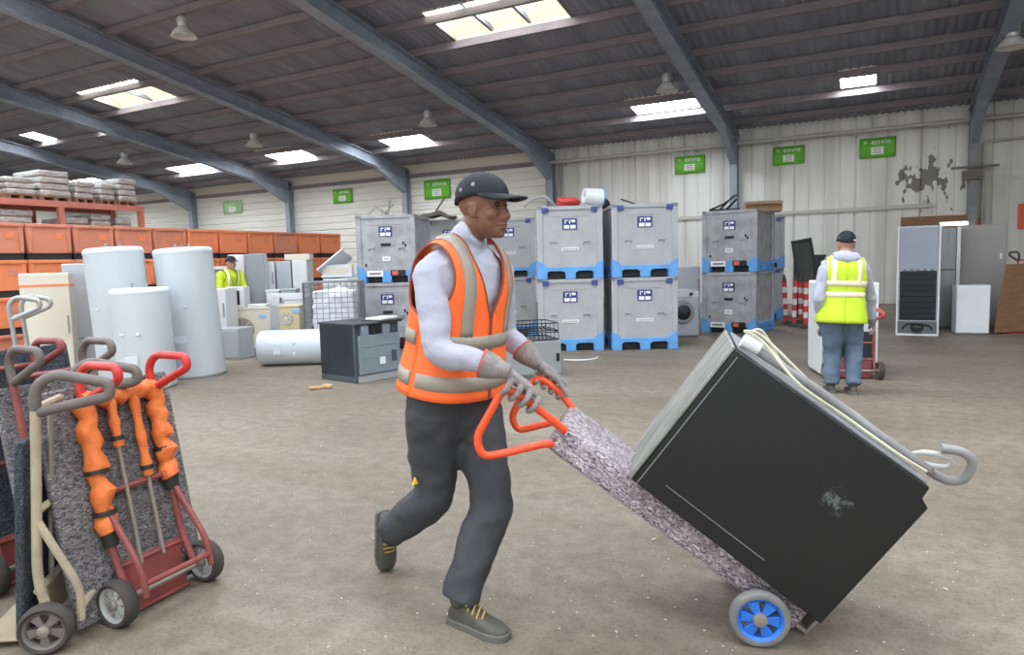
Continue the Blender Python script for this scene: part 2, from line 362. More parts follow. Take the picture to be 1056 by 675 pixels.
for k, s in enumerate(ALLS):
    big = k in (6, 7); up = .30 if big else .06
    o = bpy.data.objects.new('window_%d' % (k + 1), None); COL.objects.link(o); struct(o)  # rooflights in view first, then the added unseen ones
    b = MB(); n = max(6, int((s[1] - s[0]) / .03))
    rows = [[(s[0] + (s[1] - s[0]) * i / n, y, zr(y) + up + .02 * math.sin(2 * math.pi * (s[0] + (s[1] - s[0]) * i / n) / .177)) for i in range(n + 1)] for y in (s[2], s[3])]
    b.grid(rows); q = b.build('pane', m_sky2 if k < 6 else m_sky, o, smooth=60)
    b = MB()
    for x in (s[0], s[1]):
        b.add([(x, s[2], zr(s[2]) - .03), (x, s[3], zr(s[3]) - .03), (x, s[3], zr(s[3]) + up + .04), (x, s[2], zr(s[2]) + up + .04)], [(0, 1, 2, 3)])
    for y in (s[2], s[3]):
        b.add([(s[0], y, zr(y) - .03), (s[1], y, zr(y) - .03), (s[1], y, zr(y) + up + .04), (s[0], y, zr(y) + up + .04)], [(0, 1, 2, 3)])
    b.build('frame', m_curb, o, solid=.02, smooth=0)
    if big:
        b = MB(); yb_ = s[2] + (s[3] - s[2]) * .62
        b.grid([[(s[0] + (s[1] - s[0]) * i / n, y, zr(y) + up - .08 - dz + .02 * math.sin(2 * math.pi * (s[0] + (s[1] - s[0]) * i / n) / .177)) for i in range(n + 1)] for y, dz in ((yb_, 0), (s[3], .16))])
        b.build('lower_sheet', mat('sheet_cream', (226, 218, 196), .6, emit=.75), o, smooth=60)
        for t in (.33, .66) if k == 6 else (.55,):
            b = MB(); x = s[0] + (s[1] - s[0]) * t; b.bar((x, s[2] - .1, zr(s[2]) + .06), (x, s[3] + .1, zr(s[3]) + .06), .07, .1); b.build('bar', m_steel, o, smooth=0)
# purlins
for k in range(30):
    y = 21.25 - 1.19 * k
    if y < Y_F: break
    b = MB(); z = zr(y) - .03; b.bx(X_L, X_R, y - .035, y + .035, z - .15, z); b.bx(X_L, X_R, y - .035, y + .06, z - .165, z - .145)
    struct(b.build('purlin', m_purl, smooth=0))
# portal frames: rafter, haunch and column
for k, x in enumerate(COLX):
    b = MB(); h = .36
    def R3(y, d): return zr(y) - .195 - d
    y0, y1 = YW - .12, Y_F
    for (x0, x1, d0, d1) in ((-.15, .15, 0, .025), (-.15, .15, h, h + .025), (-.012, .012, .02, h + .005)):
        vs = [(x + xx, y, R3(y, d)) for y in (y0, y1) for xx in (x0, x1) for d in (d0, d1)]
        b.add(vs, [(0, 1, 3, 2), (4, 6, 7, 5), (0, 4, 5, 1), (2, 3, 7, 6), (0, 2, 6, 4), (1, 5, 7, 3)])
    b.add([(x + a, yy, zz) for a in (-.1, .1) for yy, zz in ((YW - .28, R3(YW - .28, h) - .55), (YW - 2.2, R3(YW - 2.2, h)), (YW - .28, R3(YW - .28, h)))], [(0, 1, 2), (3, 5, 4), (0, 3, 4, 1), (1, 4, 5, 2), (0, 2, 5, 3)])
    struct(b.build('roof_beam', m_steel, smooth=0))
    b = MB(); zt = zr(YW) - .2
    b.bx(x - .11, x + .11, YW - .30, YW - .275, 0, zt); b.bx(x - .11, x + .11, YW - .035, YW - .01, 0, zt); b.bx(x - .012, x + .012, YW - .28, YW - .03, 0, zt); b.bx(x - .16, x + .16, YW - .34, YW - .01, 0, .03)
    struct(b.build('column', m_colm if k <= 1 else m_steel, smooth=0))
# pipes along the wall
m_pipe = mat('pipe_grey', (186, 184, 176), .5)
b = MB(); b.tube([(YSPLIT + .1, YW - .42, 4.74), (X_R, YW - .42, 4.80)], .05, 10)
for x in [YSPLIT + .8 + 2.2 * i for i in range(10)]: b.bx(x - .02, x + .02, YW - .4, YW, 4.66, 4.70)
tag(b.build('wall_pipe', m_pipe), 'long pale pipe running level under the eaves of the white ribbed wall', 'pipe')
z2 = onY(760, 226, YW).z
b = MB(); b.bx(YSPLIT + .3, 1.2, YW - .06, YW, 2.62, 2.72); struct(b.build('trim_rail', m_pipe))
b = MB(); b.tube(fillet([(2.3, YW - .15, 1.5), (2.3, YW - .15, 4.22), (4.6, YW - .15, 4.28)], .1), .035, 8)
tag(b.build('conduit_pipe', m_pipe), 'thin pale pipe bending up and along the wall beside the end column', 'pipe')
b = MB(); x = YSPLIT + .36; b.tube(fillet([(x + .25, YW - .16, 4.66), (x + .25, YW - .16, 4.4), (x + .25, YW - .16, 0)], .12), .055, 10)
for z in (1.4, 2.9, 4.1): b.cyl((x + .25, YW - .16, z), (x + .25, YW - .16, z + .07), .07, seg=12)
tag(b.build('downpipe', mat('downpipe_grey', (142, 146, 148), .5)), 'grey drainpipe running down where the board siding meets the ribbed wall', 'pipe')
# sliding door hangers and a bracket on the end column
b = MB(); c = onY(1004, 172, YW - .35); b.bx(c.x - .5, c.x + .55, YW - .40, YW - .34, c.z - .03, c.z + .03); b.bx(c.x - .25, c.x + .2, YW - .45, YW - .3, c.z - .32, c.z - .1)
tag(b.build('bracket', mat('bracket_brown', (112, 104, 98), .7)), 'brownish steel bracket with crossbar fixed on the end column', 'bracket')
# wooden frame over the fridges, tube light, small signs
m_wood = mat('raw_board', (150, 112, 82), .8, c2=(112, 82, 60), scale=5, stretch=(1, 6, 6))
p0 = onY(929, 233, YW - .2); p1 = onY(999, 221, YW - .2)
b = MB(); b.bx(p0.x, p1.x, YW - .3, YW - .02, p0.z, p1.z)
for xx in (p0.x + .06, p1.x - .06): b.bx(xx - .06, xx + .06, YW - .3, YW - .02, 0, p0.z)
b.bx(p0.x, p1.x, YW - .04, YW - .02, 0, p0.z)
struct(b.build('door_1', m_wood, smooth=0))
q0 = onY(970, 232, YW - .4); q1 = onY(998, 228, YW - .4)
t = thing('tube_light', 'lit white tube lamp fixed on the wooden door head behind the fridges', 'lamp', Matrix.Translation(((q0.x + q1.x) / 2, YW - .36, (q0.z + q1.z) / 2)))
L_ = (q1.x - q0.x)
b = MB(); b.box((0, .03, .03), (L_ + .06, .06, .05)); b.build('housing', m_curb, t, bevel=.006)
b = MB(); b.cyl((-L_ / 2, -.01, -.02), (L_ / 2, -.01, -.02), .035, seg=12); b.build('tube', mat('tube_glow', (255, 250, 236), .5, emit=6.0), t)
def sign(name, label, x0, y0, x1, y1, m, w_=.02):
    a = onY(x0, y1, YW - .05); c = onY(x1, y0, YW - .05)
    b = MB(); b.box((0, 0, 0), (c.x - a.x, w_, c.z - a.z)); o = b.build(name, m, bevel=.004)
    o.location = ((a.x + c.x) / 2, YW - .06, (a.z + c.z) / 2); return tag(o, label, 'sign')
m_orange_sign = mat('sign_orange', (236, 120, 48), .5)
sign('sign_plate', 'small orange plate on the wall beside the end column', 1003, 224, 1013, 232, m_orange_sign)
sign('warning_panel', 'orange red panel on the wall, cut off by the picture edge', 1049, 209, 1070, 236, mat('sign_red', (226, 96, 52), .5))
# green banners
m_green = mat('banner_green', (112, 192, 58), .6, c2=(98, 178, 52), scale=4); m_white = mat('print_white', (244, 244, 240), .6); m_lgreen = mat('leaf_print', (190, 226, 150), .6); m_gprint = mat('grey_print', (120, 122, 120), .6)
BAN = [(696, 159, 727, 180, 'green banner on the ribbed wall above the clean stack by the washing machine'), (797, 149, 830, 171, 'green banner on the ribbed wall between the other two, above the second worker'),
       (886, 140, 924, 164, 'green banner on the ribbed wall beside the peeling paint'), (344, 194, 363, 210, 'bright green banner on the lying boards above the scuffed grey box stack'),
       (438, 184, 464, 206, 'green banner on the lying boards behind the man in orange'), (231, 206, 249, 221, 'faded pale green banner on the boards, above the far orange crates')]
for k, (x0, y0, x1, y1, lab) in enumerate(BAN):
    a = onY(x0, y1, YW - .04); c = onY(x1, y0, YW - .04); W_, H_ = c.x - a.x, c.z - a.z
    if H_ > W_ * .8 and k < 3: H_ = W_ * .72
    t = thing('banner', lab, 'banner', Matrix.Translation(((a.x + c.x) / 2, YW - .05, (a.z + c.z) / 2)), 'green banners on the back wall')
    b = MB(); n = 12
    b.grid([[(-W_ / 2 + W_ * i / n, -.012 * math.sin(i * 1.3), z) for i in range(n + 1)] for z in (-H_ / 2, 0, H_ / 2)])
    b.build('cloth', m_green if k != 5 else mat('banner_faded', (168, 204, 156), .6), t, solid=.006)
    s_ = H_ * .36
    text('lettering', 'envie', s_, m_white if k < 5 else m_lgreen, t, Matrix.Translation((W_ * .1, -.03, H_ * .28)) @ FRONT @ Matrix.Scale(1.2, 4, (1, 0, 0)))
    b = MB(); b.tube([(-W_ * .33 + math.cos(a_) * s_ * .2, -.03, H_ * .28 + math.sin(a_) * s_ * .2) for a_ in [i * math.pi / 6 for i in range(12)]], s_ * .06, 6, closed=True); b.ell((-W_ * .33, -.03, H_ * .28), (s_ * .1, .004, s_ * .1), nu=10, nv=6)
    b.build('emblem', m_lgreen, t)
    b = MB(); b.box((0, -.025, -H_ * .16), (W_ * .34, .006, H_ * .36)); o = b.build('panel', m_white, t)
    b = MB()
    for q in range(3): b.box((0, -.031, -H_ * (.06 + .1 * q)), (W_ * (.26 - .05 * (q % 2)), .003, H_ * .035))
    b.build('print', m_gprint, o)
# hanging lamps
m_lampw = mat('lamp_enamel', (214, 214, 210), .4); m_lampi = mat('lamp_inside', (236, 236, 230), .35); m_cast = mat('lamp_cast', (190, 192, 190), .4, metal=.3)
LAMPS = [(189, 28, 'big grey bell lamp hanging high above the water heaters', 10.54), (441, 122, 'small bell lamp hanging past the middle beam, over the man in orange', 17.17), (688, 85, 'bell lamp hanging beside the bright rooflight over the grey boxes', 17.06), (1044, 38, 'bell lamp cut off by the picture edge, beside the end beam', 16.8),
         (262, 144, 'small bell lamp hanging between the two rooflights above the orange crates', 16.75), (128, 163, 'small bell lamp hanging above the far end of the rack', 16.6)]
for k, (px, py, lab, yy) in enumerate(LAMPS):
    p = onY(px, py, yy); t = thing('hanging_lamp', lab, 'lamp', Matrix.Translation(p), 'bell lamps hanging from the roof')
    b = MB(); b.tube([(0, 0, .2), (0, 0, zr(p.y) - p.z - .03)], .012, 6); b.build('rod', m_steel, t)
    b = MB(); b.lathe([(.08, .22), (.11, .20), (.12, .16), (.12, .05), (.10, 0)], 16); b.lathe([(.135, .15), (.135, .13)], 16); b.lathe([(.135, .10), (.135, .08)], 16); b.build('ballast', m_cast, t)
    b = MB(); prof = [(.10, .0), (.15, -.04), (.21, -.11), (.255, -.19), (.27, -.2)]
    b.grid([[(r_ * math.cos(a_), r_ * math.sin(a_), z) for a_ in [i * math.pi / 14 for i in range(28)]] for r_, z in prof], closed=True); b.build('lamp_shade', m_lampw, t, solid=.008)
    b = MB(); b.ell((0, 0, -.06), (.055, .055, .09), nu=12, nv=8); b.build('bulb', m_lampi, t)
# ------------------------------------------------------------------ grey pallet boxes
m_box = mat('box_grey', (176, 178, 180), .55, c2=(156, 158, 160), scale=3, bump=.05)
m_box_old = mat('box_grey_scuffed', (174, 174, 176), .65, c2=(140, 140, 144), scale=4, amt=.35)
m_blue = mat('pallet_blue', (104, 168, 226), .5, c2=(84, 146, 208), scale=5)
m_navy = mat('navy_print', (40, 58, 120), .5); m_latch = mat('latch_blue', (52, 70, 140), .45)
m_label = mat('label_white', (232, 232, 230), .5); m_red = mat('label_red', (226, 96, 70), .5); m_black = mat('black_plastic', (28, 29, 31), .5)
BW, BD, BH = 1.03, 1.12, 1.14
def pallet_box(label, M, style, group='grey plastic pallet boxes'):
    """style: 0 clean with latches, 1 scuffed with placards on the base"""
    t = thing('pallet_box', label, 'crate', M, group)
    W, D, H = BW / 2, BD / 2, BH; mb_ = m_box if style == 0 else m_box_old
    b = MB(); zb = .17
    b.bx(-W + .02, W - .02, -D + .02, D - .02, zb, H - .02)
    for sx in (-1, 1):
        for sy in (-1, 1): b.box((sx * (W - .045), sy * (D - .045), (zb + H) / 2), (.09, .09, H - zb))
    for (x0, x1, y0, y1) in ((-W, W, -D, -D + .05), (-W, W, D - .05, D), (-W, -W + .05, -D, D), (W - .05, W, -D, D)): b.bx(x0, x1, y0, y1, H - .06, H)
    for sy in (-1, 1):
        for x in (-.26, .26):
            y = sy * (D - .012)
            b.box((x, y, zb + .42), (.12, .022, .03)); b.box((x - .05, y, zb + .40), (.02, .022, .06)); b.box((x + .05, y, zb + .40), (.02, .022, .06))
        b.box((0, sy * (D - .018), H - .16), (.55, .012, .012)); 
    o = b.build('body', mb_, t, bevel=.008)
    b = MB()   # pallet foot with two fork openings each way
    for sy in (-1, 1):
        prof = [(-W, 0), (-W, .30), (-W + .10, .24), (-W + .14, .19), (W - .14, .19), (W - .10, .24), (W, .30), (W, 0), (W - .15, 0), (W - .15, .10), (W - .19, .125), (.13, .125), (.08, .10), (.08, 0), (-.08, 0), (-.08, .10), (-.13, .125), (-W + .19, .125), (-W + .15, .10), (-W + .15, 0)]
        y = sy * (D - .02); b.prism(prof, y - .028, y + .028)
    for sx in (-1, 1):
        prof = [(-D + .04, .01), (-D + .04, .30), (-D + .12, .19), (D - .12, .19), (D - .04, .30), (D - .04, .01), (D - .17, .01), (D - .17, .11), (.09, .11), (.09, .01), (-.09, .01), (-.09, .11), (-D + .17, .11), (-D + .17, .01)]
        b.prism(prof, -.028, .028, M=Matrix.Translation((sx * (W - .02), 0, 0)) @ Matrix.Rotation(math.pi / 2, 4, 'Z'))
    b.bx(-W + .04, W - .04, -D + .04, D - .04, .13, .185)
    for x in (-W + .1, 0, W - .1): b.bx(x - .06, x + .06, -D + .05, D - .05, .0, .13)
    b.build('pallet_base', m_blue, t, bevel=.006)
    b = MB(); b.bx(-W + .17, W - .17, -D + .06, D - .06, .02, .12); b.build('fork_channel', m_dark, t, smooth=0)
    y = -D + .013
    if style == 0:
        for sx in (-1, 1):
            b = MB(); b.box((sx * (W - .13), -D - .004, H - .06), (.10, .016, .075)); b.build('latch', m_latch, t, bevel=.004)
    for sy in (-1,):
        b = MB(); b.box((0, y, .86), (.23, .008, .17)); lg = b.build('logo_plate', m_navy, t)
        b = MB(); b.box((-.05, y - .005, .815), (.085, .004, .055)); b.box((.05, y - .005, .815), (.085, .004, .055))
        b.box((-.07, y - .005, .895), (.014, .004, .06)); b.box((-.045, y - .005, .915), (.04, .004, .014)); b.box((0, y - .005, .895), (.016, .004, .06)); b.box((.03, y - .005, .91), (.016, .004, .03)); b.box((.06, y - .005, .905), (.05, .004, .04))
        b.build('print', m_label, lg)
    b = MB(); b.box((0, y, .47), (.26, .008, .05)) if style == 0 else b.box((.0, y, .40), (.14, .008, .08)); ls = b.build('label_strip', m_label, t)
    b = MB()
    for q in range(7 if style == 0 else 3): b.box((-.1 + q * .033 if style == 0 else -.03 + .03 * q, y - .005, .47 if style == 0 else .40), (.018, .004, .024))
    b.build('print', m_gprint, ls)
    if style == 1:
        b = MB(); b.box((-.2, -D - .012, .155), (.28, .008, .10)); q = b.build('placard', m_label, t, )
        b = MB(); b.box((-.2, -D - .018, .155), (.2, .004, .03)); b.build('print', m_gprint, q)
        b = MB(); b.box((.2, -D - .012, .16), (.26, .008, .10)); q = b.build('placard', m_black, t)
        b = MB(); b.box((.15, -D - .018, .16), (.10, .004, .07)); b.build('print', m_red, q)
        b = MB(); b.box((.0, y, .64), (.17, .008, .05)); b.build('handle_slot', m_dark, t)
        for (x, z) in ((.34, .62), (.30, .66), (-.36, .3)): 
            b = MB(); b.box((x, y, z), (.03, .006, .05)); b.build('scuff_hole', m_dark, t)
    return t
STK = [  # px of front centre, D of front face, turn, style, phrase
    (399, 11.9, -8, 1, 'scuffed grey stack beside the far orange crates'),
    (588, 11.06, -3, 0, 'clean grey stack with red and white clutter on top'),
    (665, 10.98, -1, 0, 'clean grey stack standing beside the washing machine'),
    (755, 12.78, -37, 1, 'scuffed grey stack by the striped poles'),
    (464, 13.6, -2, 0, 'shaded grey stack behind the head of the man in orange'),
    (525, 13.6, -2, 0, 'shaded grey stack between the man in orange and the cluttered stack'),
    (783, 15.8, -20, 0, 'grey stack half hidden behind the scuffed stack by the poles')]
for k, (px, D, rel, sty, ph) in enumerate(STK):
    c0 = gD(px, D)
    if k == 3: c0 = gD(751, 13.05)
    fw = Matrix.Rotation(YAW + R(rel), 3, 'Z') @ Vector((0, 1, 0)); c = c0 + fw * BD / 2
    for lv in (0, 1):
        M = at(c, rel + (1.2 if lv else 0)); M.translation.z = lv * (BH + .003)
        pallet_box(('upper' if lv else 'lower') + ' box of the ' + ph, M, sty)
def topz(): return 2 * BH + .003
# clutter lying on the box stacks
m_redh = mat('hose_red', (200, 62, 60), .5); m_whitep = mat('white_plastic', (226, 228, 230), .4); m_greyhose = mat('hose_grey', (150, 150, 148), .5)
def place(px, D, z, rel=0): c = gD(px, D); c.z = z; return at(c, rel)
t = tag(MB().tube(cat([(-.16 * math.cos(a), .1 * math.sin(a) - .02 * i, .05 + .035 * (i // 8)) for i, a in enumerate([k_ * math.pi / 4 for k_ in range(20)])], 4), .035, 8).build('coiled_hose', m_redh), 'coiled red hose lying on top of the cluttered grey stack', 'hose'); t.matrix_world = place(587, 11.6, topz())
t = tag(MB().tube(cat([(-.3, 0, .04), (-.2, .05, .14), (0, 0, .19), (.12, -.02, .12), (.2, 0, .04)], 5), .022, 8).build('bent_hose', m_greyhose), 'thin grey hose arched over the corner of the cluttered grey stack', 'hose'); t.matrix_world = place(562, 11.5, topz())
t = thing('bucket', 'white tub with blue rim lying on its side on the cluttered stack', 'bucket', place(613, 11.5, topz() + .168, 15) @ Matrix.Rotation(R(96), 4, 'Y'))
b = MB(); b.grid([[(r_ * math.cos(a_), r_ * math.sin(a_), z) for a_ in [i * math.pi / 12 for i in range(24)]] for r_, z in ((.02, -.15), (.12, -.15), (.14, .14), (.15, .15))], closed=True); b.build('body', m_whitep, t, solid=.008)
b = MB(); b.tube([(.15 * math.cos(i * math.pi / 12), .15 * math.sin(i * math.pi / 12), .15) for i in range(24)], .012, 6, closed=True); b.build('rim', m_blue, t)
b = MB(); b.lathe([(.02, -.02), (.09, 0), (.11, .05), (.1, .10), (.04, .16)], 14); o = tag(b.build('black_funnel', m_black), 'black rounded plastic lump behind the white tub on the cluttered stack', 'scrap'); o.matrix_world = place(624, 11.95, topz() + .02)
b = MB(); b.bar((-.12, 0, .1), (.14, 0, .012), .03, .02); o = tag(b.build('black_strip', m_black), 'short black strip leaning on the rim of the stack beside the washing machine', 'scrap'); o.matrix_world = place(649, 11.3, topz())
b = MB()
for a_, c_ in (((-.3, 0, .02), (.0, .1, .14)), ((0, .1, .14), (.22, .0, .30)), ((.0, -.05, .02), (.22, .05, .22)), ((-.3, 0, .02), (.25, -.06, .03)), ((-.1, .1, .015), (.2, .1, .3))): b.bar(a_, c_, .025, .035)
o = tag(b.build('tangled_scrap', m_black), 'tangled black metal frame on top of the scuffed stack by the poles', 'scrap'); o.matrix_world = place(748, 13.3, topz() - .0)
m_card = mat('cardboard', (176, 142, 110), .8, c2=(158, 124, 94), scale=3)
b = MB(); b.bx(-.34, .34, -.25, .25, 0, .20); b.add([(-.34, -.25, .2), (.34, -.25, .2), (.34, -.40, .13), (-.34, -.40, .13)], [(0, 1, 2, 3)]); o = tag(b.build('cardboard_box', m_card, bevel=.004), 'brown cardboard box on top of the scuffed stack by the poles', 'box'); o.matrix_world = place(786, 13.9, topz(), -15)
b = MB()
for a_, c_ in (((-.25, 0, .02), (-.1, .1, .17)), ((-.1, .1, .17), (.1, .0, .03)), ((0, -.05, .02), (.2, .05, .2)), ((.1, 0, .02), (.16, .0, .28)), ((-.3, .1, .02), (.3, .08, .03))): b.bar(a_, c_, .09, .012)
o = tag(b.build('scrap_strips', mat('scrap_grey', (150, 148, 144), .6)), 'crumpled grey plastic strips on top of the scuffed stack beside the crates', 'scrap'); o.matrix_world = place(397, 12.3, topz())
b = MB(); b.grid([[(x, y, .02 + .14 * math.exp(-((x) ** 2 * 9 + y * y * 20)) + .02 * math.sin(x * 17)) for x in [-.4 + .08 * i for i in range(11)]] for y in (-.25, -.1, 0, .12, .25)]); b.bar((-.02, 0, .12), (.2, -.05, .42), .02, .02)
o = tag(b.build('folded_tarp', mat('tarp_brown', (84, 76, 66), .8), solid=.01), 'dark brown folded sheet with a stick, on the shaded stack behind the man', 'scrap'); o.matrix_world = place(452, 13.6, topz())
# ------------------------------------------------------------------ orange crates in four rows
m_or = mat('crate_orange', (236, 142, 94), .5, c2=(224, 126, 84), scale=2, amt=.5); m_ord = mat('crate_orange_worn', (216, 138, 110), .6, c2=(196, 120, 96), scale=3)
XO, OP, OH = -11.44, .70, .553
def crate(M, m, label):
    t = thing('plastic_crate', label, 'crate', M, 'orange plastic crates')
    W, D, H = OP / 2 - .008, .5, OH; b = MB()
    prof = [(-W + .02, .10), (-W, H - .05), (-W, H), (W, H), (W, H - .05), (W - .02, .10)]
    b.prism(prof, 0, D * 2)
    for x in (-W + .05, W - .05): b.box((x, -.008, (H + .1) / 2), (.06, .02, H - .14))
    b.box((0, -.01, H - .03), (2 * W, .03, .05))
    b.build('body', m, t, bevel=.006)
    b = MB(); b.box((0, D, .05), (2 * W - .04, 2 * D - .03, .1)); b.build('foot', m_dark, t, smooth=0)
    b = MB(); b.box((.14, -.004, H * .66), (.12, .006, .09)); q = b.build('stamp', m_ord if m is m_or else m_or, t)
    return t
for row in range(4):
    for k in range(11):
        yc = 5.30 + OP * k + OP / 2
        M = Matrix.Translation((XO, yc, row * OH)) @ Matrix.Rotation(math.pi / 2, 4, 'Z')
        m = (m_ord if (k < 5 and row == 3) or (k * 7 + row * 3) % 5 == 0 else m_or)
        crate(M, m, 'orange crate in the %s row of the long stack, %s from its near end' % (['bottom', 'second', 'third', 'top'][row], ORD[k]))
# ------------------------------------------------------------------ pallet rack with wrapped bales
m_rack = mat('rack_red', (212, 138, 120), .6, c2=(190, 120, 104), scale=4)
XR = -14.4; y0r, y1r = 6.3, 9.95
def shelf_rack():
    t = thing('pallet_rack', 'long rusty red storage rack rising behind the orange crates', 'rack', Matrix.Translation((XR, y0r, 0)))
    for yy in (0, 1.95, y1r - y0r):
        for xx in (0, -1.0):
            b = MB(); b.bx(xx - .05, xx + .05, yy - .05, yy + .05, 0, 2.79 if yy < 3 else 2.85); b.bx(xx - .09, xx + .09, yy - .09, yy + .09, 0, .02); b.build('upright', m_rack, t)
    for z in (.9, 1.95, 2.75):
        for xx in (.03, -1.03):
            b = MB(); b.bx(xx - .03, xx + .03, -.05, y1r - y0r + .05, z, z + .12); b.build('rail', m_rack, t)
        b = MB()
        for q in range(13): b.bx(-1.0, 0, .05 + q * .28, .2 + q * .28, z + .10, z + .125)
        b.build('deck', mat('rack_deck', (120, 84, 70), .8), t, smooth=0)
    return t
shelf_rack()
m_bale = mat('bale_wrap', (206, 204, 198), .35, c2=(150, 150, 148), scale=7, amt=.3, bump=.3, stretch=(1, 1, 3)); m_pal = mat('pallet_wood', (150, 110, 84), .8)
def bale(y, wd, h, z, label, grp, dy=.8):
    t = thing('wrapped_bale', label, 'bale', Matrix.Translation((XR - .55, y, z)), grp)
    b = MB()
    for q in range(3): b.bx(-.45, .45, -wd / 2 + q * wd * .42, -wd / 2 + q * wd * .42 + wd * .14, 0, .07)
    b.bx(-.44, .46, -wd / 2, wd / 2, .07, .09); b.build('pallet', m_pal, t, smooth=0)
    b = MB(); n = max(3, int(h / .14))
    for q in range(n):
        z0 = .09 + (h - .09) * q / n; z1 = .09 + (h - .09) * (q + 1) / n; j = random.uniform(-.015, .015)
        b.bx(-.44 + j, .46 + j, -wd / 2 + .02 + j, wd / 2 - .02 + j, z0, z1 - .006)
    b.build('wrapped_load', m_bale, t, bevel=.03, seg=2)
    return t
ZT = 2.876
edges = [(6.85, .55, .62), (7.62, .55, .42), (8.25, .62, .60), (8.83, .42, .45), (9.32, .36, .44), (9.74, .44, .58)]
for k, (y, wd, h) in enumerate(edges): bale(y, wd, h, ZT, 'pale wrapped bale on top of the rack, %s from its near end' % ORD[k], 'wrapped bales on top of the rack')
for k, (y, wd, h) in enumerate([(6.75, .5, .54), (7.5, .6, .60), (8.62, .5, .50), (9.15, .45, .58), (9.62, .38, .54)]): bale(y, wd, h, 2.076, 'flattened pale bale on the rack shelf under the top rail, %s from the near end' % ORD[k], 'wrapped bales on the rack shelf')
# ------------------------------------------------------------------ water heaters
m_tank = mat('tank_white', (204, 211, 216), .35, c2=(188, 196, 202), scale=1.2, stretch=(1, 1, .4)); m_tankw = mat('tank_cap', (206, 214, 220), .35)
def heater(label, M, r, h, up=True):
    t = thing('water_heater', label, 'water heater', M, 'scrapped white water heaters')
    b = MB(); b.lathe([(r - .05, 0), (r - .01, .012), (r, .04), (r, h - .06)], 40); b.build('body', m_tank, t, smooth=50)
    b = MB(); b.lathe([(r + .004, h - .075), (r + .006, h - .05), (r - .006, h - .02), (r - .03, h - .004), (r - .08, h)], 40); b.build('lid', m_tankw, t, smooth=50)
    b = MB(); b.lathe([(r - .035, -.012), (r - .03, .004)], 40); b.build('foot_ring', m_tankw, t)
    b = MB()
    for x in (-.09, .09): b.cyl((x, 0, h - .01), (x, 0, h + .06), .016, seg=10)
    b.build('pipe_stub', m_greyhose, t)
    for a_ in (-.3, .3): b = MB(); b.box((math.sin(a_) * r, -math.cos(a_) * r, h * .55), (.05, .03, .03)); b.build('wall_bracket', m_tankw, t, bevel=.004)
    b = MB(); b.box((0, -r - .003, h * .3), (.16, .012, .10)); b.build('service_plate', m_tankw, t, bevel=.004)
    return t
def lean(M, ax, deg): return M @ Matrix.Rotation(R(deg), 4, ax)
heater('tall white water heater standing beside the lying one', lean(at(gD(198, 9.55), 0), 'Y', -3.0), .37, 1.74)
heater('tall white water heater standing behind the short one, near the cream cabinet', lean(at(gD(127, 9.3), 0), 'Y', -3.0), .355, 1.76)
heater('short white water heater standing in front of the two tall ones', lean(at(gD(146, 8.65), 0), 'Y', -1.0), .33, 1.24)
pc = gD(266, 10.33); M = at(pc, 2); M.translation.z = .262
heater('white water heater lying on its side on the floor', M @ Matrix.Rotation(R(90), 4, 'Y'), .26, 1.0)
# ------------------------------------------------------------------ scrapped appliances
m_white = MATS['print_white']; m_enamel = mat('white_enamel', (222, 224, 226), .35, c2=(206, 208, 210), scale=2); m_cream = mat('cream_enamel', (214, 206, 188), .45); m_greyd = mat('grey_door', (142, 148, 152), .4); m_silver = mat('silver_panel', (176, 182, 188), .4, metal=.25); m_taupe = mat('taupe_panel', (146, 144, 140), .5)
def fridge(label, M, w_, d, h, m, m_door=None, split=.62, group=None, name='fridge', doors=True):
    t = thing(name, label, 'fridge', M, group)
    b = MB(); b.bx(-w_ / 2, w_ / 2, 0.05, d, .03, h); b.bx(-w_ / 2 + .03, w_ / 2 - .03, .08, d - .05, 0, .03); b.build('cabinet', m, t, bevel=.008)
    if doors:
        for z0, z1 in (((.06, h * split - .005), (h * split + .005, h - .005)) if split else ((.06, h - .005),)):
            b = MB(); b.bx(-w_ / 2, w_ / 2, 0, .046, z0, z1); dd = b.build('door', m_door or m, t, bevel=.01)
            b = MB(); b.bx(w_ / 2 - .05, w_ / 2 - .03, -.02, .002, (z0 + z1) / 2 - .12, (z0 + z1) / 2 + .12); b.build('handle', m_greyhose, dd, bevel=.004)
    return t
D_ = 13.5
fridge('white fridge with narrow doors, in the row behind the hi-vis worker', at(gD(277, D_), 4), .27, .5, 1.57, m_enamel, split=.6)
fridge('pale grey fridge in the middle of the row below the orange crates', at(gD(293.5, D_), 2), .28, .5, 1.57, m_silver, split=0)
fridge('white fridge at the end of the row, behind the wire cage', at(gD(310, D_), 2), .28, .5, 1.58, m_enamel, split=0)
fridge('grey doored fridge tilted against the row beside the hi-vis worker', lean(at(gD(266.5, 13.15), 6), 'Y', -1.5), .33, .3, 1.72, m_enamel, m_greyd, split=.05)
fridge('white fridge standing right behind the hi-vis worker', at(gD(245, 13.5), 0), .30, .45, 1.72, m_enamel, split=0)
b = MB()
for (x0, x1, z0, z1) in ((-.17, -.13, 0, 1.5), (.13, .17, 0, 1.5), (-.13, .13, 1.44, 1.5), (-.13, .13, 0.6, .66)): b.bx(x0, x1, -.03, .03, z0, z1)
b.bx(-.13, .13, -.01, .02, 0, 1.44, 1)
o = tag(b.build('framed_panel', [m_enamel, m_taupe], bevel=.004), 'white framed grey panel standing beside the hi-vis worker', 'panel'); o.matrix_world = at(gD(226, 13.2), 0)
fridge('narrow white cabinet beside the tall water heater', at(gD(222, 11.75), -6), .34, .4, 1.12, m_enamel, split=.35, name='white_cabinet')
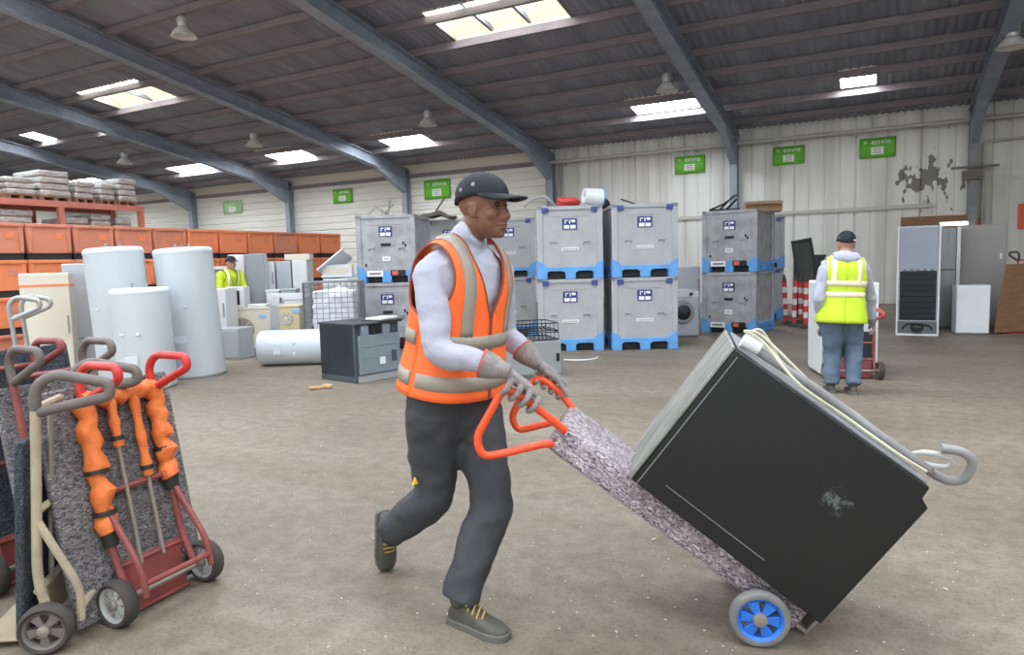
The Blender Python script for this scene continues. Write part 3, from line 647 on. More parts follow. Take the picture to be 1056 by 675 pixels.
b = MB(); b.bx(-.22, .22, 0, .4, 0, .5); b.bx(-.20, .20, -.012, 0.005, .03, .47); o = tag(b.build('grey_box', m_silver, bevel=.012), 'plain pale grey metal box on the floor beside the tall water heater', 'box'); o.matrix_world = at(gD(230, 11.1), -16)
t = thing('small_oven', 'white oven with dark window on the outdoor unit, in front of the hi-vis worker', 'oven', place(242, 12.3, .772, 0))
b = MB(); b.bx(-.16, .16, 0, .28, 0, .36); b.build('cabinet', m_enamel, t, bevel=.008); b = MB(); b.bx(-.12, .08, -.012, .002, .04, .29); b.build('window', m_black, t, bevel=.004)
def condenser(label, M, w_, d, h, m, side=.3):
    t = thing('outdoor_unit', label, 'air conditioner', M)
    b = MB(); b.bx(-w_ / 2, w_ / 2, 0, d, .04, h); b.bx(-w_ / 2 - .01, w_ / 2 + .01, -.01, d + .01, h - .03, h + .008)
    for x in (-w_ * .3, w_ * .3): b.bx(x - .04, x + .04, 0.02, d - .02, 0, .04)
    b.build('casing', m, t, bevel=.008)
    cx = -w_ / 2 + w_ * (1 - side) / 2; rr = min(w_ * (1 - side) * .45, h * .40); cz = h * .5
    b = MB(); b.lathe([(rr, -.006), (rr, .01)], 32, M=Matrix.Translation((cx, 0, cz)) @ Matrix.Rotation(math.pi / 2, 4, 'X')); q = b.build('fan_opening', mat('fan_dark', (124, 118, 104), .7), t)
    b = MB()
    for k in range(1, 9): b.tube([(cx + rr * k / 8.5 * math.cos(i * math.pi / 12), -.016, cz + rr * k / 8.5 * math.sin(i * math.pi / 12)) for i in range(24)], .004, 5, closed=True)
    for k in range(8): a_ = k * math.pi / 4; b.bar((cx, -.016, cz), (cx + rr * math.cos(a_), -.016, cz + rr * math.sin(a_)), .008, .008)
    b.ell((cx, -.02, cz), (rr * .26, .012, rr * .3)); b.build('grille', m_cream, q)
    b = MB(); b.ell((w_ / 2 - w_ * side * .5, -.004, h * .8), (.07, .006, .045)); b.build('badge', mat('badge_blue', (150, 190, 220), .4), t)
    return t
condenser('cream outdoor air conditioner with round fan grille behind the lying tank', at(gD(256, 12.25), 0), .74, .3, .76, m_cream, .38)
condenser('small yellowed air conditioner standing on boxes beside the wire cage', place(297, 11.05, .422, -5), .32, .3, .42, mat('yellowed_plastic', (206, 190, 152), .5), .3)
b = MB(); b.bx(-.17, .17, 0, .4, 0, .42); b.bx(-.15, .15, -.01, .01, .05, .38); o = tag(b.build('cream_crate', m_cream, bevel=.01), 'low cream metal box carrying the yellowed air conditioner', 'box'); o.matrix_world = place(296, 11.0, 0, -5)
b = MB(); b.lathe([(.12, 0), (.15, .02), (.15, .82), (.12, .84)], 28); o = tag(b.build('metal_drum', m_silver), 'narrow grey drum standing beside the cream outdoor air conditioner', 'drum'); o.matrix_world = at(gD(287, 11.75), 0)
b = MB(); b.bx(-.17, .17, -.14, .14, 0, .045); o = tag(b.build('flat_panel', m_enamel, bevel=.01), 'flat white lid lying on top of the cream outdoor air conditioner', 'panel'); o.matrix_world = place(267, 12.45, .772, 0)
# boxes heaped behind
for (px, D, wd, h, z, m, lab) in ((281, 12.75, .24, 1.05, 0, m_enamel, 'white chest standing in front of the row of fridges'), (297, 12.7, .26, 1.06, 0, m_silver, 'pale grey chest standing in front of the middle fridge'), (303, 12.1, .36, .92, 0, m_enamel, 'low white chest beside the wire cage')):
    t = thing('white_chest', lab, 'box', place(px, D, z, random.uniform(-4, 4)))
    b = MB(); b.bx(-wd / 2, wd / 2, 0, .3, 0, h - .035); b.build('body', m, t, bevel=.01); b = MB(); b.bx(-wd / 2 - .01, wd / 2 + .01, -.012, .31, h - .035, h); b.build('lid', m, t, bevel=.008)
b = MB(); b.bx(-.36, .3, 0, .25, 0, .07); o = tag(b.build('white_slab', m_enamel, bevel=.01), 'long white slab lying on the low white chest in front of the fridges', 'panel'); o.matrix_world = place(301, 12.12, .922, 0)
b = MB(); b.bx(-.24, .24, 0, .3, 0, .12); o = tag(b.build('beige_carton', m_cream, bevel=.008), 'beige carton lying on top of the end fridge', 'box'); o.matrix_world = place(308, 13.55, 1.582, 0)
# wire cage filled with white sacks
m_wire = mat('cage_wire', (150, 152, 156), .4, metal=.6)
t = thing('wire_cage', 'wire mesh cage full of crumpled white sacking', 'cage', at(gD(345, 11.1), 8))
CWd, CH = .84, 1.20
for face in range(4):
    b = MB(); Mf = Matrix.Rotation(face * math.pi / 2, 4, 'Z'); y = -CWd / 2
    for i in range(10): x = -CWd / 2 + CWd * i / 9; b.tube([Mf @ Vector((x, y, .1)), Mf @ Vector((x, y, CH))], .006 if i % 9 else .014, 5)
    for i in range(15): z = .1 + (CH - .1) * i / 14; b.tube([Mf @ Vector((-CWd / 2, y, z)), Mf @ Vector((CWd / 2, y, z))], .006 if i % 14 else .012, 5)
    b.build('mesh_side', m_wire, t)
b = MB(); b.bx(-CWd / 2, CWd / 2, -CWd / 2, CWd / 2, .08, .12)
for sx in (-1, 1):
    for sy in (-1, 1): b.box((sx * CWd * .45, sy * CWd * .45, .04), (.08, .08, .08))
b.build('base', m_wire, t)
b = MB()
for i in range(16):
    b.ell((random.uniform(-.22, .22), random.uniform(-.22, .22), .22 + .053 * i), (.14, .14, .1))
b.box((0, 0, .6), (.62, .62, .86))
me = fuse(b, .03, 2); wrinkle(me, .035, 9); o = tag(link('white_sacking', me, mat('sack_white', (232, 234, 240), .7)), 'crumpled white sacking packed inside the wire cage', 'sacking')
o.matrix_world = t.matrix_world @ Matrix.Translation((0, 0, .02))
# white appliance tilted on top of a hidden one
fridge('white dishwasher standing behind the wire cage, carrying the tilted one', at(gD(347, 11.72), 12), .42, .4, 1.24, m_enamel, split=0, name='white_cabinet')
t = thing('tilted_dishwasher', 'white dishwasher tipped open on top of the cabinet behind the wire cage', 'dishwasher', place(347, 11.75, 1.252, 8))
b = MB(); b.bx(-.22, .27, .0, .38, .02, .22); b.bx(-.24, .28, -.02, .40, 0, .04); b.build('tub', m_enamel, t, bevel=.015)
b = MB(); b.bx(-.28, .28, -.015, .015, 0, .55); q = b.build('door', m_enamel, t, bevel=.012); q.matrix_local = Matrix.Translation((-.24, .16, .06)) @ Matrix.Rotation(R(52), 4, 'Y') @ Matrix.Rotation(R(70), 4, 'Z')
b = MB(); b.bx(-.18, .22, -.006, .004, .06, .16); b.build('control_panel', m_cream, t)
# dark dishwasher with grey front
m_dkb = mat('dishwasher_dark', (74, 84, 94), .5, c2=(62, 70, 80), scale=4); m_dkf = mat('dishwasher_front', (134, 146, 152), .4, c2=(118, 130, 138), scale=3)
pc = gD(363, 8.45); 
t = thing('dark_dishwasher', 'dark blue grey dishwasher with grey front panel and loose lid', 'dishwasher', at(pc, 50) @ Matrix.Diagonal((1.2, 1.15, 1.0, 1)))
b = MB(); b.bx(0, .60, .02, .62, .07, .71); b.bx(.02, .58, .05, .6, 0, .07); b.bx(-.0, .03, .0, .62, .0, .71); b.build('body', m_dkb, t, bevel=.006)
b = MB(); b.bx(.04, .58, -.02, .025, .10, .575); b.bx(.06, .56, -.026, -.015, .30, .305); b.bx(.06, .56, -.026, -.015, .44, .445); d_ = b.build('door', m_dkf, t, bevel=.012)
for x in (.08, .36): b = MB(); b.bx(x, x + .095, -.02, .03, .56, .70); b.build('hinge_bracket', m_dkf, t, bevel=.008)
b = MB(); b.bx(.19, .35, -.005, .02, .60, .70); b.build('opening', m_black, t)
b = MB(); b.bx(.30, .37, -.03, -.02, .20, .29); b.build('label', m_label, d_)
b = MB(); b.bx(.46, .53, -.03, -.02, .22, .36); b.build('flap', m_dkb, d_, bevel=.01)
b = MB(); b.bx(.03, .60, .0, .02, 0, .085); b.build('plinth', m_silver, t, bevel=.004)
b = MB(); b.bx(-.01, .62, -.03, .63, .71, .735); b.bx(.3, .64, -.05, .3, .735, .75); b.build('lid', mat('lid_dark', (66, 68, 70), .6), t, bevel=.006)
b = MB(); b.bx(-.16, .16, -.1, .1, 0, .025); o = tag(b.build('white_board', m_white, bevel=.004), 'thin white board lying on the dark dishwasher lid', 'board'); o.matrix_world = t.matrix_world @ Matrix.Translation((.46, .12, .752)) @ Matrix.Rotation(.3, 4, 'Z')
# grey dishwasher with wire racks behind the man in orange
t = thing('open_dishwasher', 'grey open dishwasher with black wire racks on top, behind the man in orange', 'dishwasher', at(gD(550, 8.5), 14))
b = MB(); b.bx(-.33, .33, 0, .6, .03, .46); b.bx(-.31, .31, .03, .58, 0, .03); b.bx(-.335, -.02, -.012, .02, .05, .45); b.bx(.0, .335, -.012, .02, .05, .45); b.build('body', mat('dishwasher_grey', (140, 146, 146), .5), t, bevel=.008)
b = MB(); b.bx(.27, .31, -.02, 0, .2, .3); b.build('handle', m_black, t)
for z, y0 in ((.47, 0), (.58, .02)):
    b = MB()
    for (a_, c_) in (((-.31, y0, z), (.31, y0, z)), ((-.31, .56, z), (.31, .56, z)), ((-.31, y0, z), (-.31, .56, z)), ((.31, y0, z), (.31, .56, z)), ((-.31, y0, z + .09), (.31, y0, z + .09)), ((.31, y0, z + .09), (.31, .56, z + .09)), ((-.31, y0, z + .09), (-.31, .56, z + .09)), ((-.31, .56, z + .09), (.31, .56, z + .09))): b.tube([a_, c_], .007, 6)
    for i in range(13):
        x = -.31 + .62 * i / 12; b.tube([(x, y0, z + .09), (x, y0, z), (x, .56, z), (x, .56, z + .09)], .0045, 5)
    b.build('wire_rack', m_black, t)
b = MB(); b.tube(cat([(0, 0, .012), (.12, -.08, .012), (.3, -.1, .012), (.45, 0, .012), (.5, .15, .012)], 6), .012, 6); o = tag(b.build('white_cable', m_whitep), 'white cable curling on the floor at the foot of the cluttered grey stack', 'cable'); o.matrix_world = at(gD(580, 10.0), 0)
# washing machine between the stacks
t = thing('washing_machine', 'grey washing machine with dark round door between two box stacks', 'washing machine', at(gD(704, 12.6), 6))
b = MB(); b.bx(-.30, .30, 0, .58, .02, .84); b.bx(-.28, .28, .03, .55, 0, .02); b.build('cabinet', m_silver, t, bevel=.012)
Mx = Matrix.Translation((0, -.0, .45)) @ Matrix.Rotation(math.pi / 2, 4, 'X')
b = MB(); b.lathe([(.2, -.01), (.21, .02), (.19, .04), (.16, .04)], 32, M=Mx); q = b.build('door', m_greyd, t); b = MB(); b.lathe([(.155, .03), (.13, .045), (.02, .05)], 28, M=Mx); b.build('glass', mat('door_glass', (30, 34, 40), .1), q)
b = MB(); b.bx(-.29, .29, -.012, .004, .72, .83); q = b.build('control_panel', m_enamel, t, bevel=.004); b = MB(); b.cyl((.15, -.035, .775), (.15, -.01, .775), .03); b.build('knob', m_black, q)
fridge('tall pale fridge standing behind the washing machine', at(gD(707, 14.3), 4), .62, .6, 1.25, m_enamel, split=.4)
# ------------------------------------------------------------------ cream cabinet, silver fridge and crates side
t = fridge('cream cabinet with an orange stripe in front of the orange crates', at(gD(46, 9.4), 26), .56, .6, 1.45, m_cream, split=0, name='cream_cabinet')
b = MB(); b.bx(-.285, .285, -.006, .004, 1.27, 1.30); b.bx(.278, .286, 0, .6, 1.27, 1.30); b.build('stripe', m_or, t)
t = fridge('silver fridge standing between the cream cabinet and the tall water heater', at(gD(88, 10.3), 20), .56, .62, 1.58, m_silver, split=.3)
# ------------------------------------------------------------------ fridges by the end of the ribbed wall
m_coil = mat('coil_black', (40, 46, 50), .5); m_back = mat('fridge_back', (150, 158, 168), .45, c2=(136, 144, 156), scale=2)
t = thing('fridge', 'tall fridge seen from behind with black condenser coil and compressor', 'fridge', at(gD(946.5, 11.9), -30))
b = MB(); b.bx(-.31, .31, .03, .62, .0, 1.86); b.build('cabinet', m_silver, t, bevel=.006)
b = MB(); b.bx(-.29, .29, .015, .035, 1.12, 1.83); b.box((0.02, .012, 1.5), (.03, .008, .32)); b.build('back_panel', m_back, t)
b = MB(); b.bx(-.27, .27, .02, .034, .26, 1.10)
for i in range(26): x = -.26 + .52 * i / 25; b.tube([(x, .008, .27), (x, .008, 1.09)], .004, 5)
for i in range(9): z = .3 + .095 * i; b.tube([(-.275, -.004, z), (.275, -.004, z)], .008, 6)
for i in range(5): x = -.2 + .1 * i; b.tube(cat([(x - .025, .01, 1.09), (x, .01, 1.125), (x + .025, .01, 1.09)], 4), .006, 5)
b.build('condenser_coil', m_coil, t)
b = MB(); b.bx(-.29, .29, .012, .034, .03, .24); b.build('motor_bay', mat('bay_dark', (92, 96, 98), .6), t)
b = MB(); b.ell((0, .0, .13), (.10, .06, .07)); b.tube(cat([(-.22, 0, .1), (-.16, -.01, .19), (0, -.02, .20), (.18, -.01, .17), (.22, 0, .09)], 5), .012, 6); b.box((.02, -.055, .08), (.09, .02, .06)); b.build('compressor', m_black, t)
b = MB()
for x in (-.305, .305): b.bx(x - .012, x + .012, -.01, .04, 0, 1.86)
b.bx(-.31, .31, -.03, .04, 0, .03); b.build('edge_strip', m_enamel, t)
m_inox = mat('brushed_steel', (142, 146, 146), .38, metal=.5, c2=(112, 116, 116), scale=2, stretch=(8, 8, .4))
t = thing('fridge', 'tall steel fridge standing between the coil-backed fridge and the grey one', 'fridge', at(gD(977, 12.75), -22))
b = MB(); b.bx(-.2, .17, .05, .5, 0, 1.86); b.build('cabinet', m_inox, t, bevel=.006)
b = MB(); b.bx(-.2, .12, 0, .045, .04, 1.08); b.build('door', m_inox, t, bevel=.01); b = MB(); b.bx(-.2, .12, 0, .045, 1.09, 1.85); b.build('door', m_inox, t, bevel=.01)
b = MB(); b.bx(.125, .185, -.015, .06, 0, 1.86); b.build('side_strip', m_enamel, t, bevel=.008)
t = thing('fridge', 'wide taupe grey fridge behind the small white one', 'fridge', at(gD(1012, 12.75), -34))
b = MB(); b.bx(-.35, .35, .05, .4, .0, 1.88); b.build('cabinet', m_taupe, t, bevel=.008); b = MB(); b.bx(-.35, .35, 0, .045, .04, 1.88); d_ = b.build('door', m_taupe, t, bevel=.01)
b = MB(); b.bx(.26, .29, -.01, .0, 1.26, 1.36); b.build('tag', m_label, d_)
t = thing('small_fridge', 'small white fridge standing in front of the taupe fridge', 'fridge', at(gD(1004, 11.75), -24))
b = MB(); b.bx(-.24, .24, .055, .45, .02, .84); b.bx(-.22, .22, .08, .43, 0, .02); b.build('cabinet', m_enamel, t, bevel=.008); b = MB(); b.bx(-.24, .24, 0, .05, .03, .84); b.build('door', m_enamel, t, bevel=.012)
# ------------------------------------------------------------------ striped poles and dark panels behind them
m_pw = mat('pole_white', (226, 224, 222), .5); m_pr = mat('pole_red', (206, 62, 56), .5); m_rub = mat('base_rubber', (78, 74, 72), .8)
for k, (px, D, h, lab) in enumerate([(811, 14.4, .90, 'first striped pole, beside the grey stacks'), (819, 13.9, .92, 'second striped pole from the grey stacks'), (826, 14.6, .86, 'third striped pole from the grey stacks'), (831, 13.6, .90, 'fourth striped pole from the grey stacks'), (837, 14.2, .92, 'last striped pole, beside the second worker')]):
    t = thing('barrier_post', 'red and white ' + lab, 'post', lean(at(gD(px, D), k * 20), 'Y', (-3, 2, -1, 1, 2)[k]), 'striped barrier posts')
    b = MB(); b.lathe([(.11, 0), (.11, .04), (.05, .08), (.04, .09)], 6); b.build('base', m_rub, t)
    n = 7
    for q in range(n):
        b = MB(); b.cyl((0, 0, .08 + (h - .08) * q / n), (0, 0, .08 + (h - .08) * (q + 1) / n), .045, seg=14); b.build('band', m_pw if q % 2 else m_pr, t)
    b = MB(); b.lathe([(.03, h), (.045, h + .01), (.02, h + .12), (.012, h + .13)], 10); b.build('cap', m_rub, t)
m_pan = mat('dark_panel', (62, 62, 60), .5, c2=(48, 48, 46), scale=3)
t = thing('dark_cabinet', 'dark brown cabinet standing against the wall behind the striped poles', 'cabinet', at(gD(835, 16.3), -20)); b = MB(); b.bx(-.34, .34, .02, .5, 0, 1.42); b.build('body', m_pan, t, bevel=.01); b = MB(); b.bx(-.32, .32, 0, .02, .05, 1.37); b.build('door', m_pan, t, bevel=.006)
t = thing('tray_sheet', 'tall dark tray shaped panel leaning up behind the striped poles', 'panel', at(gD(840, 15.15), -20) @ Matrix.Rotation(R(-9), 4, 'Y') @ Matrix.Rotation(R(-3), 4, 'X'))
b = MB(); b.bx(-.19, .19, -.02, .02, .01, 1.78); b.build('sheet', m_pan, t, bevel=.006)
for x in (-.19, .19): b = MB(); b.bx(x - .02, x + .02, -.09, .02, .0, 1.78); b.build('edge', m_black, t)
b = MB(); b.bx(-.17, .17, -.09, .02, 1.74, 1.78); b.build('edge', m_black, t)
# ------------------------------------------------------------------ hand trucks
m_felt = felt('felt_board', (92, 86, 94), (176, 162, 170), (238, 232, 232)); m_felt2 = felt('felt_board_dirty', (80, 78, 82), (130, 126, 128), (174, 170, 170)); m_felt3 = felt('felt_board_dark', (40, 46, 54), (64, 72, 82), (96, 104, 112))
m_redp = mat('red_paint', (214, 58, 54), .35, c2=(176, 50, 46), scale=9); m_redw = mat('red_paint_worn', (150, 74, 68), .5, c2=(112, 60, 56), scale=9)
m_grip = mat('grip_grey', (118, 108, 102), .55, c2=(92, 84, 80), scale=9); m_beige = mat('beige_paint', (190, 176, 150), .5, c2=(150, 136, 114), scale=6)
m_orgrip = mat('orange_paint', (244, 92, 48), .35, c2=(232, 80, 42), scale=6); m_foam = mat('foam_orange', (236, 130, 62), .6, c2=(220, 108, 50), scale=12, bump=.5, bscale=25)
m_rubber = mat('tyre_rubber', (74, 68, 62), .85, c2=(56, 52, 48), scale=14); m_rimw = mat('rim_grey', (178, 178, 176), .45); m_rimd = mat('rim_dark', (112, 106, 98), .5); m_blu = mat('rim_blue', (44, 112, 206), .4); m_axle = mat('axle_steel', (150, 142, 132), .45, metal=.4); m_tape = mat('black_tape', (42, 40, 40), .5); m_tgrey = mat('tyre_grey', (128, 128, 124), .6, c2=(104, 104, 100), scale=14)
MY = Matrix.Rotation(math.pi / 2, 4, 'Y')
def wheel(parent, c, r, wd, m_t, m_r, side, spokes=6):
    Mx = Matrix.Translation(c) @ MY; h = wd / 2
    b = MB(); b.grid([[Mx @ Vector((q * math.cos(a_), q * math.sin(a_), z)) for a_ in [i * math.pi / 20 for i in range(40)]] for q, z in ((r * .74, -h * .8), (r * .88, -h), (r * .96, -h * .75), (r, -h * .3), (r, h * .3), (r * .96, h * .75), (r * .88, h), (r * .74, h * .8), (r * .72, 0), (r * .74, -h * .8))], closed=True)
    w_ = b.build('wheel', m_t, parent, smooth=60)
    b = MB(); b.grid([[Mx @ Vector((q * math.cos(a_), q * math.sin(a_), z)) for a_ in [i * math.pi / 20 for i in range(40)]] for q, z in ((r * .66, -h * .6), (r * .76, -h * .87), (r * .76, h * .87), (r * .66, h * .6), (r * .64, 0), (r * .66, -h * .6))], closed=True)
    b.build('rim', m_r, w_, smooth=50)
    b = MB()
    for k in range(spokes):
        a_ = k * 2 * math.pi / spokes; c_, s_ = math.cos(a_), math.sin(a_); t_ = Vector((-s_, c_, 0)) 
        for z in (h * .45,):
            p0 = Vector((c_ * r * .2, s_ * r * .2, z * 1.2)); p1 = Vector((c_ * r * .64, s_ * r * .64, z))
            q = [p0 - t_ * r * .10, p0 + t_ * r * .10, p1 + t_ * r * .2, p1 - t_ * r * .2]
            for zz in (1, -1): pass
            vs = [Mx @ Vector((v.x, v.y, v.z)) for v in q] + [Mx @ Vector((v.x, v.y, -v.z)) for v in q]
            b.add(vs, [(0, 1, 2, 3), (7, 6, 5, 4), (0, 4, 5, 1), (1, 5, 6, 2), (2, 6, 7, 3), (3, 7, 4, 0)])
    b.build('spoke_disc', m_r, w_, bevel=.002)
    b = MB(); b.lathe([(r * .22, -h * 1.0), (r * .24, -h * .8), (r * .24, h * .8), (r * .22, h * 1.0), (r * .08, h * 1.15)], 20, M=Mx); b.build('hub', m_axle, w_)
    return w_
def D_loop(y0, z0, x, dy, dz, rise=.0):
    """closed grip loop: rises from the frame tube, bends back and returns lower"""
    return [(x, y0, z0 - .02), (x, y0, z0 + dz * .6 + rise), (x, y0 + dy * .25, z0 + dz + rise), (x, y0 + dy, z0 + dz * .72 + rise), (x, y0 + dy * 1.02, z0 + dz * .3 + rise), (x, y0 + .01, z0 - dz * .22)]
def hand_truck(label, M, wd, H, m_frame, m_loop, board=None, board_w=.52, m_rim=None, m_tyre=None, wheel_r=.095, loop=(.22, .15), foam=False, low=False, struts=True, board_y=.05, toe=True, group='hand trucks', spokes=6, tub=.016, board_x=0, board_h=None):
    """frame upright along z, operator behind at +y, load at -y, axle through the origin"""
    t = thing('hand_truck', label, 'hand truck', M, group); W = wd / 2; r = tub
    for sx in (-1, 1):
        b = MB(); b.tube(fillet([(sx * W, .0, .0), (sx * W, -.05, .16), (sx * W, -.05, H)], .08), r, 10); b.build('frame_tube', m_frame, t)
        b = MB(); b.tube(fillet(D_loop(-.05, H - .02, sx * W, loop[0], loop[1]), .07, 6), r * 1.12, 10); b.build('grip_loop', m_loop, t)
        if struts:
            b = MB(); b.tube(fillet([(sx * W, -.05, .40), (sx * W, .10, .12), (sx * W, .10, .0)], .06), r * .85, 8); b.build('brace', m_frame, t)
            b = MB(); b.tube([(sx * W * .33, -.045, .1), (sx * W * .33, -.045, H - .04)], r * .6, 8); b.build('upright_rod', m_axle, t)
        wheel(t, Vector((sx * (W + .055), 0, 0)), wheel_r, .065, m_tyre or m_rubber, m_rim or m_rimd, sx, spokes)
    b = MB(); b.tube([(-W - .08, 0, 0), (W + .08, 0, 0)], .012, 8); b.build('axle', m_axle, t)
    for y, z in [(-.05, .12), (-.05, H * .5), (-.05, H - .03)] + ([(.10, .05)] if struts else []):
        b = MB(); b.tube([(-W, y, z), (W, y, z)], r * .8, 8); b.build('crossbar', m_frame, t)
    if toe:
        b = MB(); b.bx(-W + .02, W - .02, -.26, -.03, -wheel_r + .012, -wheel_r + .024); b.bx(-W + .02, W - .02, -.055, -.045, -wheel_r + .012, .14); b.build('toe_plate', m_frame, t, bevel=.003)
    if board:
        b = MB(); n = 14
        y0 = -.05 - r - board_y; b.bx(-board_w / 2 + board_x, board_w / 2 + board_x, y0, y0 + .03, -.06, board_h or H * .93)
        b.build('felt_board', board, t, bevel=.008)
    if foam:
        for sx in (-1, 1):
            zz = [H * (.32 + .62 * i / 16) for i in range(17)]
            if sx < 0: zz = [H * (.48 + .46 * i / 16) for i in range(17)]
            b = MB(); b.tube([(sx * W + .008 * math.sin(i * 2.1), -.05 + .006 * math.cos(i * 1.3), z) for i, z in enumerate(zz)], [.040 + .008 * math.sin(i * 1.7) + .004 * math.sin(i * 4.1) for i in range(17)], 12); f_ = b.build('foam_wrap', m_foam, t)
            for z in ((.60, .40) if sx > 0 else (.62,)):
                b = MB(); b.tube([(sx * W, -.05, H * z), (sx * W, -.05, H * z + .018)], .0475, 12); b.build('tape', m_tape, f_)
            b = MB(); b.tube([(sx * W, -.05, zz[0] - .06), (sx * W, -.05, zz[0] + .03)], [.03, .042], 12); b.build('tape', m_tape, f_)
        b = MB(); b.tube([(-W + W * 2 * i / 12, -.045, H * .95 + .006 * math.sin(i * 1.9)) for i in range(13)], [.034 + .006 * math.sin(i * 2.3) for i in range(13)], 12); b.build('foam_wrap', m_foam, t)
        for sx, z0 in ((-1, .52), (1, .70)):
            b = MB(); b.tube([(sx * W * .33, -.04, H * (z0 + (.94 - z0) * i / 8)) for i in range(9)], [.02 + .004 * math.sin(i * 2) for i in range(9)], 10); f_ = b.build('foam_wrap', m_foam, t)
            b = MB(); b.tube([(sx * W * .33, -.04, H * (z0 + .03)), (sx * W * .33, -.04, H * (z0 + .03) + .02)], .027, 10); b.build('tape', m_tape, f_)
    return t
def truck_M(near, far, r, tilt):
    a = G(*near); c = G(*far); x = (a - c); x.z = 0; x.normalize(); y = Vector((0, 0, 1)).cross(x); m = (a + c) / 2; m.z = r
    rot = Matrix((x, y, Vector((0, 0, 1)))).transposed().to_4x4()
    return Matrix.Translation(m) @ rot @ Matrix.Rotation(R(tilt), 4, 'X')
MA = truck_M((125, 644), (212, 598), .095, 10)
hand_truck('red hand truck with orange foam wrapped tubes and pale spoked wheels', MA, .33, .87, m_redw, m_redp, m_felt2, .62, m_rimw, loop=(.24, .12), board_x=.03, board_h=.89, foam=True, spokes=7)
dy = MA.to_3x3() @ Vector((0, -1, 0)); dy.z = 0; dx = MA.to_3x3() @ Vector((1, 0, 0))
dy.normalize(); dxh = Vector((dx.x, dx.y, 0)).normalized()
xb = (dxh * .80 - dy * .6).normalized(); nb = G(50, 672); yb = Vector((0, 0, 1)).cross(xb); cb = nb - xb * .235; cb.z = .095
MB_ = Matrix.Translation(cb) @ Matrix((xb, yb, Vector((0, 0, 1)))).transposed().to_4x4() @ Matrix.Rotation(R(-4), 4, 'X')
hand_truck('beige hand truck with brown grips, standing closest to the edge, against the foam wrapped one', MB_, .36, .86, m_beige, m_grip, m_felt3, .40, m_rimd, loop=(.25, .12), board_h=.7, spokes=5, tub=.018)
MC = Matrix.Translation(dy * .52 - dx * .05) @ MA
hand_truck('worn grey gripped hand truck tucked behind the foam wrapped one', MC, .34, .92, m_redw, m_grip, m_felt2, .46, m_rimd, loop=(.22, .12), struts=False)
MD = Matrix.Translation(dy * .78 + dx * .02) @ MA
hand_truck('dark red gripped hand truck with broad dark felt board, furthest in the row', MD, .34, .94, m_redw, m_redw, m_felt3, .74, m_rimd, loop=(.22, .10), struts=False, board_h=1.0)
m_chrome = mat('chrome', (168, 168, 166), .35, metal=.5)
hand_truck('chrome hand truck standing in front of the cream cabinet', Matrix.Translation((0, 0, .095)) @ at(gD(30, 6.4), -75) @ Matrix.Rotation(R(4), 4, 'X'), .26, 1.0, m_chrome, m_chrome, None, loop=(.24, .16), struts=False, tub=.019)
hand_truck('red hand truck with a brown plywood board by the picture edge', Matrix.Translation((0, 0, .1)) @ at(gD(1046, 11.9), 6) @ Matrix.Rotation(R(10), 4, 'X'), .34, 1.2, m_redp, m_rubber, m_wood, .86, m_rimd, wheel_r=.1, loop=(.2, .12))
# ------------------------------------------------------------------ the tilted truck in front and the black appliance on it
O_ = Vector((-.793, 2.445, .594)); A_ = Vector((.762, .247, -.598)).normalized(); B_ = Vector((-.281, .959, .038)); B_ = (B_ - A_ * B_.dot(A_)).normalized(); N_ = B_.cross(A_); N_ = -N_ if N_.z < 0 else N_
# truck axes: x = along towards the wheels, y = across away, z = off the board;  keep right handed
MT = Matrix(((A_.x, B_.x, N_.x, O_.x), (A_.y, B_.y, N_.y, O_.y), (A_.z, B_.z, N_.z, O_.z), (0, 0, 0, 1)))
MTI = MT.inverted()
def onb(px, py, bb):
    """where the sight line through a pixel meets the truck's own lengthwise plane at width bb"""
    o = MTI @ CPOS; d = MTI.to_3x3() @ ray(px, py); return o + d * ((bb - o.y) / d.y)
m_appl = scuffed_black(); m_trim = mat('edge_trim', (120, 122, 122), .4); m_top = mat('dusty_top', (150, 150, 142), .6, c2=(104, 106, 100), scale=5, amt=.4, stretch=(1, 2, 1))
t = thing('hand_truck', 'tilted hand truck with orange grips and a felt padded frame, carrying the black appliance', 'hand truck', MT, 'hand trucks')
b = MB(); b.bx(-.345, .80, .055, .415, -.118, -.006); b.build('felt_padding', m_felt, t, bevel=.018, seg=3)
for pts in ([(578, 440, .05), (545, 414, -.03), (520, 398, -.07), (506, 424, -.08), (491, 451, -.08), (497, 471, -.08), (520, 467, -.03), (566, 457, .05)], [(600, 418, .38), (572, 399, .38), (556, 388, .38), (541, 402, .38), (527, 430, .38), (534, 444, .38), (550, 440, .38), (586, 431, .37)]):
    q = [onb(x, y, bb) for x, y, bb in pts]
    q[0].x = -.335; q[0].z = -.012; q[-1].x = -.345; q[-1].z = -.095
    q = [Vector((-.30, max(.09, q[0].y), -.03))] + q + [Vector((-.30, max(.09, q[-1].y), -.09))]
    b = MB(); b.tube(fillet(q, .05, 5), .0155, 12); b.build('grip_loop', m_orgrip, t)
for bb, sd in ((-.02, -1), (.49, 1)):
    wc = MTI @ (P(784, 640, 2.43)) if sd < 0 else None
    if sd < 0: WC = wc
    c = Vector((WC.x, bb, WC.z)); zc = (MT @ c).z
    c = MTI @ (MT @ c + Vector((0, 0, .108 - zc)))
    Mloc = Matrix.Rotation(-math.pi / 2, 4, 'Z')
    hold = bpy.data.objects.new('wheel', None); bpy.data.objects.remove(hold)
    n0 = set(COL.objects); wheel(t, Vector((0, 0, 0)), .108, .05, m_tgrey, m_blu, sd, 6)
    for o in [o for o in COL.objects if o not in n0 and o.parent == t]: o.matrix_local = Matrix.Translation(c) @ Mloc
    ca = c
b = MB(); b.tube([(WC.x, -.03, WC.z), (ca.x, .5, ca.z)], .011, 8)
